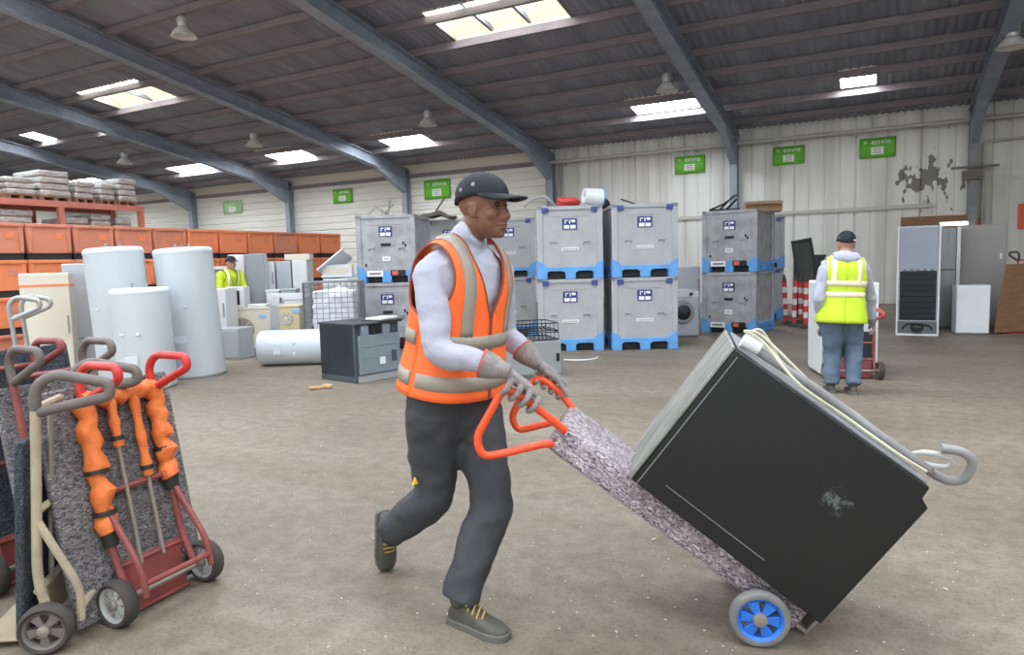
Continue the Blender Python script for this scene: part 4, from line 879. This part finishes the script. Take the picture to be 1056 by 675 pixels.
for bb in (.12, .36): b.bar((.62, bb, -.08), (WC.x, bb, WC.z), .03, .012)
b.build('axle', m_axle, t)
b = MB(); b.bx(.845, .86, .08, .39, -.10, .22); b.bx(.78, .86, .08, .39, -.105, -.09); b.build('toe_plate', m_axle, t, bevel=.003)
AL, AD, AN = .835, .57, .615
t = thing('dishwasher', 'big black dishwasher lying back on the tilted hand truck', 'dishwasher', MT @ Matrix.Translation((-.03, .004, .001)) @ Matrix.Rotation(R(-3.5), 4, 'Z'))
nt_ = [(.012, 0), (AL, 0), (AL, AN - .06), (AL - .035, AN - .045), (AL - .04, AN), (.012, AN)]
b = MB(); b.prism(nt_, 0, AD); b.build('cabinet', m_appl, t, bevel=.006)
b = MB(); b.bx(-.004, .0105, -.004, AD + .004, .0, AN + .004); b.build('top_panel', m_top, t, bevel=.006)
b = MB(); b.bx(.032, .036, -.0025, .002, .004, AN - .02); b.build('side_seam', m_trim, t)
b = MB(); b.bx(.12, .55, -.002, .001, .062, .065); b.build('crease', m_trim, t)
b = MB(); b.bx(.02, AL - .05, .02, AD - .02, AN, AN + .012); b.build('back_plate', mat('back_plate_grey', (140, 142, 144), .5), t, bevel=.003)
m_hose = mat('drain_hose', (138, 138, 138), .5); m_cab = mat('white_flex', (198, 194, 172), .55)
b = MB(); zt = AN + .036
hp = cat([(.03, .03, zt + .01), (.10, .05, zt), (.28, .06, zt + .008), (.46, .10, zt + .006), (.62, .09, zt + .004), (.78, .12, zt + .004), (.83, .16, zt + .0), (.88, .14, zt + .012), (.905, .12, zt + .05), (.88, .1, zt + .11), (.83, .09, zt + .12), (.77, .09, zt + .09)], 8)
b.tube(hp, .016, 10); b.build('drain_hose', m_hose, t)
b = MB(); b.tube(cat([(.02, .09, zt + .02), (.12, .12, zt + .016), (.3, .18, zt), (.5, .13, zt + .012), (.7, .16, zt), (.78, .14, zt + .01), (.84, .12, zt + .05), (.82, .1, zt + .08), (.75, .1, zt + .05), (.73, .14, zt + .01)], 8), .0095, 8); b.build('inlet_hose', mat('inlet_grey', (184, 184, 180), .5), t)
for k, dyy in enumerate((.03, .15, .2)):
    b = MB(); b.tube(cat([(.0 + .02 * k, dyy, zt + .03), (.08, dyy + .02, zt + .035 + .012 * k), (.25, dyy + .05 * (k - 1), zt - .008 + .03 * (k == 1)), (.45, dyy + .02, zt - .01), (.65, dyy - .01, zt - .008), (.77, dyy + .02, zt - .002)], 8), .0055, 6); b.build('mains_cable', m_cab, t)
b = MB(); b.tube([(.015, .03, zt), (.08, .035, zt + .008)], .024, 10); b.build('hose_end', m_enamel, t)
# ------------------------------------------------------------------ people
TA = [(-.22, .178), (-.08, .178), (.05, .166), (.18, .160), (.3, .174), (.40, .190), (.48, .20), (.60, .20)]
TB = [(-.22, .128), (-.08, .130), (.05, .118), (.18, .114), (.3, .124), (.40, .126), (.5, .116), (.60, .10)]
def itp(t, z):
    if z <= t[0][0]: return t[0][1]
    for (a, b), (c, d) in zip(t, t[1:]):
        if z <= c: k = (z - a) / (c - a); return b + (d - b) * k
    return t[-1][1]
def zsh(x): return .555 - max(0, abs(x) - .055) * .42
def tors(x, z, s, infl):
    a = itp(TA, z) + infl; b = itp(TB, z) + infl
    q = max(0, 1 - (abs(x) / a) ** 2.5) ** (1 / 2.1)
    z0 = .38; zs = zsh(x) + infl
    if z > z0: q *= max(0, 1 - min(1, (z - z0) / (zs - z0)) ** 2.4) ** .5
    return Vector((x, s * b * q, z))
def torso_closed(mb, M, infl, zh=-.12, ztop=None):
    n = 12; rows = []
    for j in range(17):
        w_ = j / 16; loop = []
        for s, us in ((1, range(-n, n)), (-1, range(n, -n, -1))):
            for u in us:
                uu = math.sin(u / n * math.pi / 2); z = .3; x = 0
                for _ in range(4):
                    x = uu * (itp(TA, z) + infl); z = zh + ((ztop if ztop is not None else zsh(x) + infl) - zh) * w_
                loop.append(M @ tors(x, z, s, infl))
        rows.append(loop)
    o = len(mb.v); mb.grid(rows, closed=True); k = len(rows[0]); mb.f.append(tuple(range(o + k - 1, o - 1, -1))); mb.m.append(0)
    if ztop is not None: mb.f.append(tuple(range(len(mb.v) - k, len(mb.v)))); mb.m.append(0)
def arm(mb, s, e, w_, rs): mb.tube(cat([s, s.lerp(e, .5), e, e.lerp(w_, .5), w_], 4), [rs[0] + (rs[-1] - rs[0]) * i / 16 if len(rs) == 2 else itp([(k * 16 / (len(rs) - 1), r_) for k, r_ in enumerate(rs)], i) for i in range(17)], 14)
def frame(o, y, z):
    z = z.normalized(); y = (y - z * y.dot(z)).normalized(); x = y.cross(z)
    return Matrix(((x.x, y.x, z.x, o.x), (x.y, y.y, z.y, o.y), (x.z, y.z, z.z, o.z), (0, 0, 0, 1)))
def head_mesh(mb, M):
    E = lambda c, r, nu=20, nv=14: mb.ell(c, r, M, nu, nv)
    E((0, -.012, .03), (.076, .098, .092)); E((0, .024, -.035), (.066, .066, .085)); E((0, .056, -.088), (.038, .032, .030)); E((0, .026, -.066), (.054, .056, .045))
    mb.tube([M @ Vector(q) for q in ((0, .080, .012), (0, .091, -.012), (0, .099, -.032), (0, .090, -.046))], [.012, .0145, .0185, .014], 12)
    for s in (-1, 1):
        E((s * .016, .088, -.040), (.011, .012, .009), 10, 8); E((s * .040, .052, -.024), (.028, .030, .030)); E((s * .030, .072, .030), (.028, .015, .011))
        E((s * .078, -.008, -.012), (.010, .020, .032), 14, 10); E((s * .080, -.014, .006), (.012, .016, .014), 12, 8); E((s * .077, -.002, -.034), (.008, .010, .012), 10, 8)
    E((0, .085, -.064), (.028, .014, .010)); E((0, .082, -.078), (.025, .014, .011)); E((0, .072, -.098), (.022, .020, .018))
def cap_mesh(t, M, m_c, m_u):
    mb = MB(); n = 36; rows = []
    def rim(a): return .042 + .0 * a if math.cos(a) > 0 else .042 + .035 * math.cos(a)
    def P3(a, z):
        k = max(0, min(1, (z - .03) / .105)); q = math.sqrt(max(0, 1 - k ** 2.3)); y = math.cos(a); x = math.sin(a)
        return Vector((x * .0875 * q, y * .110 * q - .010, z))
    for j in range(10):
        f = j / 9; rows.append([M @ P3(i * 2 * math.pi / n, rim(i * 2 * math.pi / n) + (.132 - rim(i * 2 * math.pi / n)) * math.sin(f * math.pi / 2)) for i in range(n)])
    mb.grid(rows, closed=True); c = mb.build('cap', m_c, t, solid=.004, smooth=60)
    mb = MB(); rows = []
    for j in range(7):
        f = j / 6; row = []
        for i in range(19):
            a = (i / 18 - .5) * 2 * R(76); b0 = P3(a, .046); ext = .084 * max(0, math.cos(a * 90 / 76)) ** .7 * f
            row.append(M @ (b0 + Vector((0, ext, -.010 * f - .022 * f * (b0.x / .085) ** 2 * min(1, ext / .05) + .004))))
        rows.append(row)
    mb.grid(rows); mb.build('brim', m_u, c, solid=.005, smooth=60)
    for s in (-1, 1):
        for a, z in ((88, .082), (118, .062)):
            p = P3(R(a) * s, z); nrm = Vector((p.x, p.y, .02)).normalized(); mb = MB(); mb.tube([M @ (p + nrm * .001), M @ (p + nrm * .005)], [.0085, .007], 12); mb.tube([M @ (p + nrm * .005), M @ (p + nrm * .0055)], [.004, .004], 8); mb.build('eyelet', m_axle, c)
    p = P3(R(140), .036); mb = MB(); mb.box((0, 0, 0), (.026, .003, .011)); q = mb.build('side_tag', m_whitep, c); nrm = Vector((p.x, p.y, 0)).normalized(); q.matrix_local = M @ Matrix.Translation(p + nrm * .0045) @ Matrix.Rotation(math.atan2(nrm.y, nrm.x) - math.pi / 2, 4, 'Z')
    mb = MB(); mb.ell((0, -.01, .134), (.008, .008, .005), M, 12, 8); mb.build('button', m_u, c)
    return c
def shoe(t, M, m_up, m_sole, m_lace, sc=1.0):
    st = [(-.085, .018, .045), (-.075, .032, .075), (-.04, .037, .098), (.0, .038, .098), (.04, .040, .086), (.08, .044, .068), (.12, .047, .058), (.16, .042, .052), (.185, .030, .044), (.197, .012, .032)]
    b = MB(); rows = []
    for y, w_, h in st:
        row = []
        for i in range(17):
            a = math.pi * i / 16; cx_ = math.cos(a); sx = math.sin(a)
            row.append(M @ Vector((w_ * math.copysign(abs(cx_) ** .7, cx_), y, .02 + (h - .02) * sx ** .75)))
        rows.append(row)
    b.grid(rows); b.f.append(tuple(range(17))); b.m.append(0); k = len(b.v); b.f.append(tuple(k - 1 - i for i in range(17))); b.m.append(0)
    b.tube([M @ Vector(q) for q in ((0, -.018, .07), (0, -.028, .10), (0, -.034, .135))], [(.05, .036), (.052, .040), (.054, .043)], 16)
    s_ = b.build('shoe', m_up, t, smooth=60, sub=1)
    b = MB(); poly = [(-.0, -.090)]; out = [(w_ + .006, y) for y, w_, h in st]
    ring = [(x, y) for x, y in out] + [(-x, y) for x, y in reversed(out)]
    vs = [M @ Vector((x, y + (.004 if y > .15 else -.004 if y < -.07 else 0), z)) for z in (0, .026) for x, y in ring]; n = len(ring)
    b.add(vs, [tuple(range(n)), tuple(range(2 * n - 1, n - 1, -1))] + [(i, (i + 1) % n, (i + 1) % n + n, i + n) for i in range(n)]); b.build('sole', m_sole, s_, bevel=.003)
    for k in range(4):
        y = .015 + .022 * k; z = .103 - .009 * k; b = MB(); b.tube(cat([M @ Vector((-.030, y, z - .022)), M @ Vector((-.008, y + .006, z + .004)), M @ Vector((.030, y + .014, z - .024))], 5), .0038, 6); b.build('lace', m_lace, s_)
    for sx in (-1, 1):
        b = MB(); b.tube(cat([M @ Vector((0, .012, .108)), M @ Vector((sx * .03, .02, .122)), M @ Vector((sx * .042, .034, .106)), M @ Vector((sx * .015, .02, .104))], 5), .0035, 6); b.build('lace', m_lace, s_)
    return s_
def hand(mb, W, B0, B1, c, s_, rb, fr=.0112, thumb_c=-1):
    """grip: W wrist, B0-B1 bar under little finger to index, c towards the back of the fingers, s_ up"""
    rr = rb + fr * .95; MC = []
    for i in range(4):
        p = B0.lerp(B1, i / 3); k = (.86, .98, 1.04, .97)[i]
        mcp = p + s_ * (rr + .013) + c * .012; MC.append(mcp)
        pts = [mcp, p + s_ * rr * .62 + c * rr * 1.25 * k, p - s_ * rr * .45 * k + c * rr * 1.06, p - s_ * rr * 1.06 + c * rr * .1, p - s_ * rr * .85 - c * rr * (.55 * k)]
        mb.tube(cat(pts, 3), [fr * 1.18] * 4 + [fr * 1.06] * 4 + [fr * .98] * 4 + [fr * .86], 10); mb.ell(pts[-1], (fr * .85,) * 3, None, 10, 8); mb.ell(pts[1], (fr * 1.12,) * 3, None, 10, 8)
    for i in range(4):
        mb.tube([W + (MC[i] - MC[1]) * .35, W.lerp(MC[i], .55) + s_ * .004, MC[i]], [.024, .020, .0145], 10)
    for i in range(3): mb.tube([W.lerp(MC[i], .5), MC[i].lerp(MC[i + 1], .5)], [.018, .013], 10)
    # thumb from the side of the palm
    base = W.lerp(MC[3], .35) - c * .012 - s_ * .008; p = B1
    mb.tube(cat([base, W.lerp(MC[3], .72) - c * .030 - s_ * .010, p - c * rr * 1.1 + s_ * rr * .4, p + (B1 - B0).normalized() * .022 - c * rr * .95 - s_ * rr * .25], 4), [.0155, .0145, .0135, .013, .0125, .012, .0115, .011, .0105, .010, .0098, .0095, .0085], 10)
    return MC
def vest(t, M, m_v, m_s, m_p, zh=-.14, flare=.03, zV=.17, back_v=True, infl=.026, hs=((-.075, -.03), (.05, .095)), vz=.09, seed=0):
    def inf(z): return infl + flare * max(0, min(1, (zh + .28 - z) / .28))
    def pt(x, z, s, off=0.0):
        i_ = inf(z) + off; p = tors(x, z, s, i_)
        p.y += s * .007 * noise.noise(Vector((x * 9 + seed, z * 7, s * 3))) if abs(p.y) > .03 else 0
        return M @ p
    za = .30
    def edges(w_, s):
        if w_ <= 1: z = zh + (za - zh) * w_; outer = itp(TA, z) + inf(z)
        else:
            k = w_ - 1; z = None; a = itp(TA, za) + inf(za); e = min(1, k * 2.2); e = 1 - (1 - e) ** 2; outer = a + (.158 - a) * e
        return z, outer
    def inner(z, s):
        if s > 0: return 0.004 if z < zV else .004 + .076 * min(1, (z - zV) / (.50 - zV)) ** .9
        return 0 if z < .48 else .08 * min(1, (z - .48) / .05) ** .6
    def zat(w_, x): k = w_ - 1; return za + (zsh(x) + inf(.5) - za) * math.sin(k * math.pi / 2)
    b = MB()
    W_ = [i / 14 for i in range(15)] + [1 + (i + 1) / 14 for i in range(14)]; U = [i / 10 for i in range(11)]
    borders = {}
    for s in (1, -1):
        for sx in (1, -1):
            rows = []
            for w_ in W_:
                z, outer = edges(w_, s); row = []
                for u in U:
                    if z is None:
                        x = outer * u
                        for _ in range(3): zz = zat(w_, x); x = inner(zz, s) + (outer - inner(zz, s)) * u
                    else: zz = z; x = inner(zz, s) + (outer - inner(zz, s)) * math.sin(u * math.pi / 2)
                    row.append(pt(sx * x, zz, s))
                rows.append(row)
            b.grid(rows); borders[(s, sx)] = rows
    v = b.build('vest', m_v, t, solid=.005, smooth=60)
    for (s, sx), rows in borders.items():
        b_ = MB(); b_.tube([r_[-1] for r_ in rows[14:]], .005, 6); b_.build('piping', m_p, v)
        if s > 0: b_ = MB(); b_.tube([r_[0] for r_ in rows], .005, 6); b_.build('piping', m_p, v)
    for (z0, z1) in hs:
        for s in (1, -1):
            b_ = MB(); n = 24; rows = []
            for z in (z0, (z0 + z1) / 2, z1):
                a = itp(TA, z) + inf(z) + .004; rows.append([pt(a * math.sin((i / n - .5) * math.pi), z, s, .0045) for i in range(n + 1)])
            b_.grid(rows); b_.build('reflective_band', m_s, v, solid=.002, smooth=60)
    for s in (1, -1):
        for sx in (1, -1):
            b_ = MB(); rows = []
            for j in range(22):
                f = j / 21; row = []
                for x in (.088, .110, .132):
                    zt = zsh(x) + inf(.5) + .0045; row.append(pt(sx * x, vz + (zt - vz) * math.sin(f * math.pi / 2), s, .0045))
                rows.append(row)
            b_.grid(rows); b_.build('reflective_band', m_s, v, solid=.002, smooth=60)
    return v
def person(label, J, F, HFv, mats, vox=.008, vest_kw=None, shoes=None, hands=None, sleeve=(.078, .068, .058, .044), vcol=None, headtilt=0, fat=1.0, hood=False):
    """J world joints; F chest heading; HFv head heading"""
    c = J['pelvis'].copy(); c.z = 0; yaw = math.atan2(F.y, F.x) - math.pi / 2
    M0 = Matrix.Translation(c) @ Matrix.Rotation(yaw, 4, 'Z'); Mi = M0.inverted(); rot = Mi.to_3x3()
    J = {k: Mi @ v for k, v in J.items()}; t = thing('person', label, 'person', M0)
    F = rot @ F; HFv = rot @ HFv
    up = J['neck'] - J['pelvis']; k = up.length / .555
    MT_ = frame(J['pelvis'], F, up) @ Matrix.Diagonal((k * fat, k * fat, k, 1))
    hup = Vector((0, 0, 1)) + HFv * headtilt; MH = frame(J['head'], HFv, hup) 
    b = MB(); torso_closed(b, MT_, -.016, -.06)
    b.ell((0, 0, -.02), (.13, .09, .12), MT_)
    head_mesh(b, MH); b.tube([MH @ Vector((0, -.02, -.04)), J['neck'].lerp(MH @ Vector((0, -.02, -.04)), .5), J['neck'] - up * .06], [.056, .056, .066], 16)
    for q in 'rl':
        arm(b, J['sh_' + q], J['el_' + q], J['wr_' + q], (.055, .047, .040, .024)); d = (J['wr_' + q] - J['el_' + q]).normalized(); b.ell(J['wr_' + q] + d * .012, (.018,) * 3, None, 12, 8)
        b.tube(cat([J['hip_' + q], J['kn_' + q], J['an_' + q]], 6), [.085, .082, .078, .070, .062, .056, .052, .054, .054, .052, .046, .040, .036], 14)
        b.ell(J['an_' + q], (.036,) * 3, None, 12, 8)
    me = fuse(b, vox * .75, 2, .4); body = link('body', me, mats['skin'], t, smooth=180)
    for s in (-1, 1):
        b = MB(); b.ell((s * .030, .0735, .011), (.0135, .0125, .0085), MH, 14, 10); b.build('eye', mats['eye'], t)
        b = MB(); b.tube([MH @ Vector(q) for q in ((s * .012, .085, .031), (s * .030, .086, .036), (s * .050, .070, .031))], [.003, .0042, .0025], 8); b.build('eyebrow', m_black, t)
    b = MB(); b.ell((0, .0885, -.0635), (.024, .0125, .006), MH, 16, 8); b.ell((0, .0865, -.0765), (.022, .0125, .0075), MH, 16, 8); b.build('lips', mats['lips'], t)
    # sweater
    b = MB(); torso_closed(b, MT_, .004, .0)
    for q in 'rl':
        arm(b, J['sh_' + q], J['el_' + q], J['wr_' + q], sleeve); b.ell(J['sh_' + q], (.062, .062, .062), None, 16, 10); b.ell(J['el_' + q], (.060,) * 3, None, 14, 10)
    n0 = MH @ Vector((0, -.018, -.085)); b.tube([J['neck'] - up * .05, J['neck'] + (n0 - J['neck']) * .3, J['neck'] + (n0 - J['neck']) * .75], [.085, .070, .067], 20)
    if hood: b.ell((0, -.085, .53), (.12, .06, .065), MT_); b.ell((.06, -.05, .56), (.06, .06, .04), MT_); b.ell((-.06, -.05, .56), (.06, .06, .04), MT_)
    me = fuse(b, vox, 3); wrinkle(me, .007, 9, (1, 1, 1.6)); link('sweater', me, mats['top'], t, smooth=180)
    b = MB(); torso_closed(b, MT_, .010, .0, .11); b.ell((0, 0, -.03), (.182, .136, .16), MT_)
    for q in 'rl':
        h, kn, an = J['hip_' + q], J['kn_' + q], J['an_' + q]
        b.tube(cat([h, h.lerp(kn, .5), kn, kn.lerp(an, .5), an + (an - kn).normalized() * .02], 4), [.122, .122, .119, .114, .108, .102, .094, .090, .088, .087, .086, .084, .082, .080, .078, .076, .074], 18)
        b.ell(kn, (.087,) * 3, None, 16, 10); b.ell(h + Vector((0, 0, .03)), (.12, .12, .12), None, 16, 10)
    me = fuse(b, vox, 3); wrinkle(me, .012, 8, (1, 1, 1.4)); tr_ = link('trousers', me, mats['trousers'], t, smooth=180)
    if vest_kw is not None: vest(t, MT_, mats['vest'], mats['stripe'], mats['piping'], **vest_kw)
    cap_mesh(t, MH, mats['cap'], mats['cap'])
    for q in 'rl':
        if shoes and q in shoes: shoe(t, Mi @ shoes[q], mats['shoe'], mats['sole'], mats['lace'])
        if hands and q in hands:
            B0, B1, cc, ss, rb = hands[q]; B0, B1 = Mi @ B0, Mi @ B1; cc, ss = rot @ cc, rot @ ss
            b = MB(); W = J['wr_' + q]; hand(b, W, B0, B1, cc, ss, rb)
            d = (W - J['el_' + q]).normalized(); b.tube([W - d * .075, W - d * .045, W - d * .02, W + d * .005, W + d * .028], [.055, .050, .042, .032, .024], 16)
            me = fuse(b, .0034, 2, .4); g_ = link('glove', me, mats['glove'], t, smooth=180)
            b = MB(); b.tube([W - d * .080, W - d * .070], [.0565, .0565], 16); b.build('cuff', mats['cuff'], g_)
    return t, MT_, MH, tr_
skin = mat('skin_brown', (126, 86, 66), .5, c2=(112, 74, 56), scale=14, bump=.04); lips = mat('lip_brown', (122, 76, 68), .45); eye = mat('eye_dark', (58, 44, 38), .25)
sw_grey = mat('sweater_grey', (176, 178, 192), .85, c2=(164, 166, 180), scale=6, bump=.15, bscale=60); trou = mat('work_trousers', (66, 68, 72), .8, c2=(50, 52, 56), scale=5, bump=.25, bscale=14)
v_or = mat('vest_orange', (255, 116, 50), .6, c2=(250, 102, 40), scale=5); v_st = mat('reflective_tape', (158, 150, 138), .45, c2=(142, 134, 122), scale=9); v_pp = mat('piping_brown', (140, 62, 40), .6)
capb = mat('cap_navy', (20, 24, 34), .75, c2=(15, 19, 27), scale=8, bump=.1, bscale=80); glv = mat('glove_grey', (156, 150, 148), .8, c2=(116, 108, 104), scale=22, bump=.3, bscale=60); sh_ = mat('boot_olive', (84, 82, 72), .6, c2=(62, 62, 54), scale=9); sl = mat('boot_sole', (108, 106, 98), .7, c2=(80, 78, 72), scale=9); lc = mat('boot_lace', (168, 142, 80), .7)
# --- man in the orange vest
H1 = (R0 * math.cos(R(38)) - HF * math.sin(R(38))); HD = (R0 * math.cos(R(26)) - HF * math.sin(R(26))); HT = (R0 * math.cos(R(58)) - HF * math.sin(R(58)))
J = dict(pelvis=P(466, 408, 2.86), neck=P(481, 246, 2.79), head=P(499, 214, 2.755), sh_r=P(443, 281, 2.66), sh_l=P(514, 279, 2.96), el_r=P(453, 360, 2.58), el_l=P(520, 342, 3.08),
         hip_r=P(450, 420, 2.80), hip_l=P(487, 420, 2.94), kn_r=P(446, 512, 2.88), an_r=P(403, 552, 3.16), kn_l=P(507, 517, 2.78), an_l=P(491, 621, 2.68))
wb = lambda x, y, bb: MT @ onb(x, y, bb)
b0, b1 = wb(521, 398.7, -.068), wb(549, 417, -.025); c0, c1 = wb(556, 388.5, .38), wb(579, 404, .38)
u = (b1 - b0).normalized(); sdir = (Vector((0, 0, 1)) - u * u.z).normalized(); cdir = u.cross(sdir); cdir = -cdir if cdir.dot(HF) > 0 else cdir
J['wr_r'] = b0 + (b0 - b1).normalized() * .046 + sdir * .046 + cdir * .004
J['wr_l'] = c0 + (c0 - c1).normalized() * .050 + sdir * .044 - cdir * .004
fd = (G(524, 660) - G(476, 642)); fd.z = 0; fd.normalize(); toe = G(523, 660)
MSL = frame(toe - fd * .197, fd, Vector((0, 0, 1)))
f2 = (HT * .30 - Vector((0, 0, 1))).normalized(); MSR = frame(Vector((0, 0, 0)), f2, HT)
toe2 = G(402, 591) + Vector((0, 0, .012)); MSR.translation = toe2 - f2 * .197 
J['an_l'] = MSL @ Vector((0, -.03, .115)); J['an_r'] = MSR @ Vector((0, -.03, .115))
p1, MT1, MH1, tr1 = person('man in an orange hi-vis vest and dark cap pushing the tilted hand truck', J, H1, HD, dict(skin=skin, lips=lips, eye=eye, top=sw_grey, trousers=trou, vest=v_or, stripe=v_st, piping=v_pp, cap=capb, shoe=sh_, sole=sl, lace=lc, glove=glv, cuff=mat('cuff_red', (170, 92, 84), .7)),
    vox=.008, vest_kw=dict(seed=2, zh=.035, zV=.31, hs=((.070, .118), (.205, .252)), vz=.25, flare=.035), fat=.92, sleeve=(.068, .062, .052, .030), shoes=dict(r=MSR, l=MSL), hands=dict(r=(b0, b1, cdir, sdir, .0155), l=(c0, c1, -cdir, sdir, .0155)), headtilt=.06)
lp = p1.matrix_world.inverted() @ P(428, 496, 2.70); b = MB(); b.prism([(-.014, -.012), (.014, -.012), (0, .016)], -.003, .003, M=Matrix.Translation(lp)); b.build('triangle_logo', mat('logo_yellow', (232, 186, 52), .5), tr1)
# --- second worker, seen from behind, pushing a white freezer
v_ye = mat('vest_lime', (196, 224, 44), .6, c2=(182, 210, 36), scale=5); v_sy = mat('tape_cream', (236, 226, 190), .4); jean = mat('jeans', (96, 114, 134), .8, c2=(72, 88, 108), scale=6, bump=.2, bscale=20); skin2 = mat('skin_light', (176, 130, 108), .5); lip2 = mat('lip_rose', (150, 92, 84), .5)
D2 = 7.1
ft = (HF * .98 + R0 * .22).normalized(); ftz = Vector((0, 0, 1))
gl, gr = gD(858, 7.15), gD(881, 7.05)
ML2 = frame(gl, ft, ftz); MR2 = frame(gr, ft, ftz)
J = dict(pelvis=P(868, 318, D2), neck=P(871, 264, D2 + .02), head=P(872.5, 251.5, D2 + .08), sh_l=P(850, 278, D2 + .0), sh_r=P(891, 278, D2 + .0), el_l=P(844, 308, D2 - .02), el_r=P(898, 306, D2 + .14), wr_l=P(848, 336, D2 + .16), wr_r=P(899, 334, D2 + .24),
         hip_l=P(859, 324, D2), hip_r=P(878, 324, D2), kn_l=P(858, 362, D2 + .08), kn_r=P(880, 363, D2 + .05), an_l=ML2 @ Vector((0, -.03, .115)), an_r=MR2 @ Vector((0, -.03, .115)))
g1 = lambda x, y, dd: P(x, y, dd)
person('man in a lime hi-vis vest and jeans seen from behind, pushing a white freezer', J, ft, ft, dict(skin=skin2, lips=lip2, eye=eye, top=sw_grey, trousers=jean, vest=v_ye, stripe=v_sy, piping=v_sy, cap=capb, shoe=sh_, sole=sl, lace=lc, glove=glv, cuff=glv),
       vox=.011, vest_kw=dict(zh=-.15, hs=((.12, .175), (.235, .29)), vz=.27, flare=.02, seed=5), sleeve=(.062, .055, .050, .042), fat=1.14, shoes=dict(l=ML2, r=MR2), hands=dict(l=(P(847, 343, D2 + .24), P(848, 341, D2 + .32), -R0, ftz, .017), r=(P(898, 341, D2 + .30), P(899, 339, D2 + .38), R0, ftz, .017)), hood=True)
# --- his truck and freezer
Mt2 = at(gD(881, 7.86), 169); Mt2.translation.z = .1
tk = hand_truck('red hand truck under the white freezer, pushed by the man in lime', Mt2, .46, .62, m_redw, m_redp, None, wheel_r=.1, loop=(.30, .10), struts=False)
t = thing('freezer', 'white freezer with dark motor bay riding on the second red hand truck', 'freezer', Mt2 @ Matrix.Translation((0, -.77, -.073)))
b = MB(); b.bx(-.31, .31, 0, .60, .0, 1.06); b.build("cabinet", m_enamel, t, bevel=.012); b = MB(); b.bx(-.31, .31, -.05, -.004, .02, 1.08); b.build('door', m_enamel, t, bevel=.01)
b = MB(); b.bx(-.28, .28, .598, .612, .03, .5); b.build('motor_bay', m_coil, t); b = MB(); b.ell((0.05, .615, .16), (.11, .03, .08)); b.tube(cat([(-.25, .62, .3), (-.1, .63, .1), (.1, .63, .3), (.26, .62, .1)], 5), .012, 6); b.build('compressor', m_black, t)
# --- third worker behind the outdoor unit
D3 = 12.92; F3 = (R0 * .8 - HF * .6).normalized()
g3 = gD(237, D3); q = lambda a, b_, z: g3 + F3 * a + F3.cross(Vector((0, 0, 1))) * b_ + Vector((0, 0, z))
J = dict(pelvis=q(0, 0, .92), neck=q(.06, 0, 1.43), head=q(.10, 0, 1.55), sh_r=q(.03, .18, 1.36), sh_l=q(.05, -.18, 1.36), el_r=q(.08, .24, 1.08), el_l=q(.14, -.22, 1.08), wr_r=q(.20, .16, .98), wr_l=q(.22, -.14, .98), hip_r=q(0, .09, .86), hip_l=q(0, -.09, .86), kn_r=q(.02, .1, .46), kn_l=q(.02, -.1, .46), an_r=q(-.03, .1, .115), an_l=q(-.03, -.1, .115))
M3 = [frame(q(0, s * .1, 0), F3, Vector((0, 0, 1))) for s in (1, -1)]
jk = mat('jacket_yellow', (206, 226, 52), .7, c2=(190, 212, 44), scale=6)
person('worker in a yellow hi-vis jacket and dark cap among the scrapped appliances', J, F3, F3, dict(skin=skin2, lips=lip2, eye=eye, top=jk, trousers=trou, vest=jk, stripe=v_sy, piping=m_black, cap=capb, shoe=sh_, sole=sl, lace=lc, glove=glv, cuff=glv),
       vox=.014, vest_kw=dict(hs=((-.02, .04),), vz=.1), shoes=dict(r=M3[0], l=M3[1]), hands=dict(r=(q(.26, .2, .955), q(.28, .13, .955), F3, Vector((0, 0, 1)), .015), l=(q(.28, -.18, .955), q(.30, -.11, .955), F3, Vector((0, 0, 1)), .015)))
# ------------------------------------------------------------------ litter
m_lit = mat('litter_white', (196, 190, 178), .7); m_chip = mat('wood_chip', (206, 172, 128), .8, c2=(160, 120, 80), scale=12)
b = MB(); b.box((0, 0, .02), (.16, .07, .035), rot=Matrix.Rotation(.3, 3, 'Z')); b.box((.13, .03, .03), (.12, .05, .05), rot=Matrix.Rotation(-.5, 3, 'Z')); me = fuse(b, .012, 2); wrinkle(me, .012, 18); o = tag(link('wood_scrap', me, m_chip), 'pale splintered wood scrap on the floor in front of the dark dishwasher', 'wood'); o.matrix_world = at(gD(321, 8.15), 0)
b = MB(); rnd = random.Random(3)
for i in range(480):
    px, py = rnd.uniform(20, 1056), rnd.uniform(330, 675); g = G(px, py)
    if 470 < px < 545 and py > 630 or px < 240 and py > 560: continue
    s = rnd.uniform(.0015, .0055) * (2.0 if rnd.random() < .06 else 1)
    b.box((g.x, g.y, .003 + s * .2), (s * rnd.uniform(.8, 2.5), s, s * .5), rot=Matrix.Rotation(rnd.uniform(0, 3), 3, 'Z'))
tag(b.build('floor_litter', m_lit, smooth=0), 'tiny pale chips of litter scattered over the brown floor', 'litter', kind='stuff')
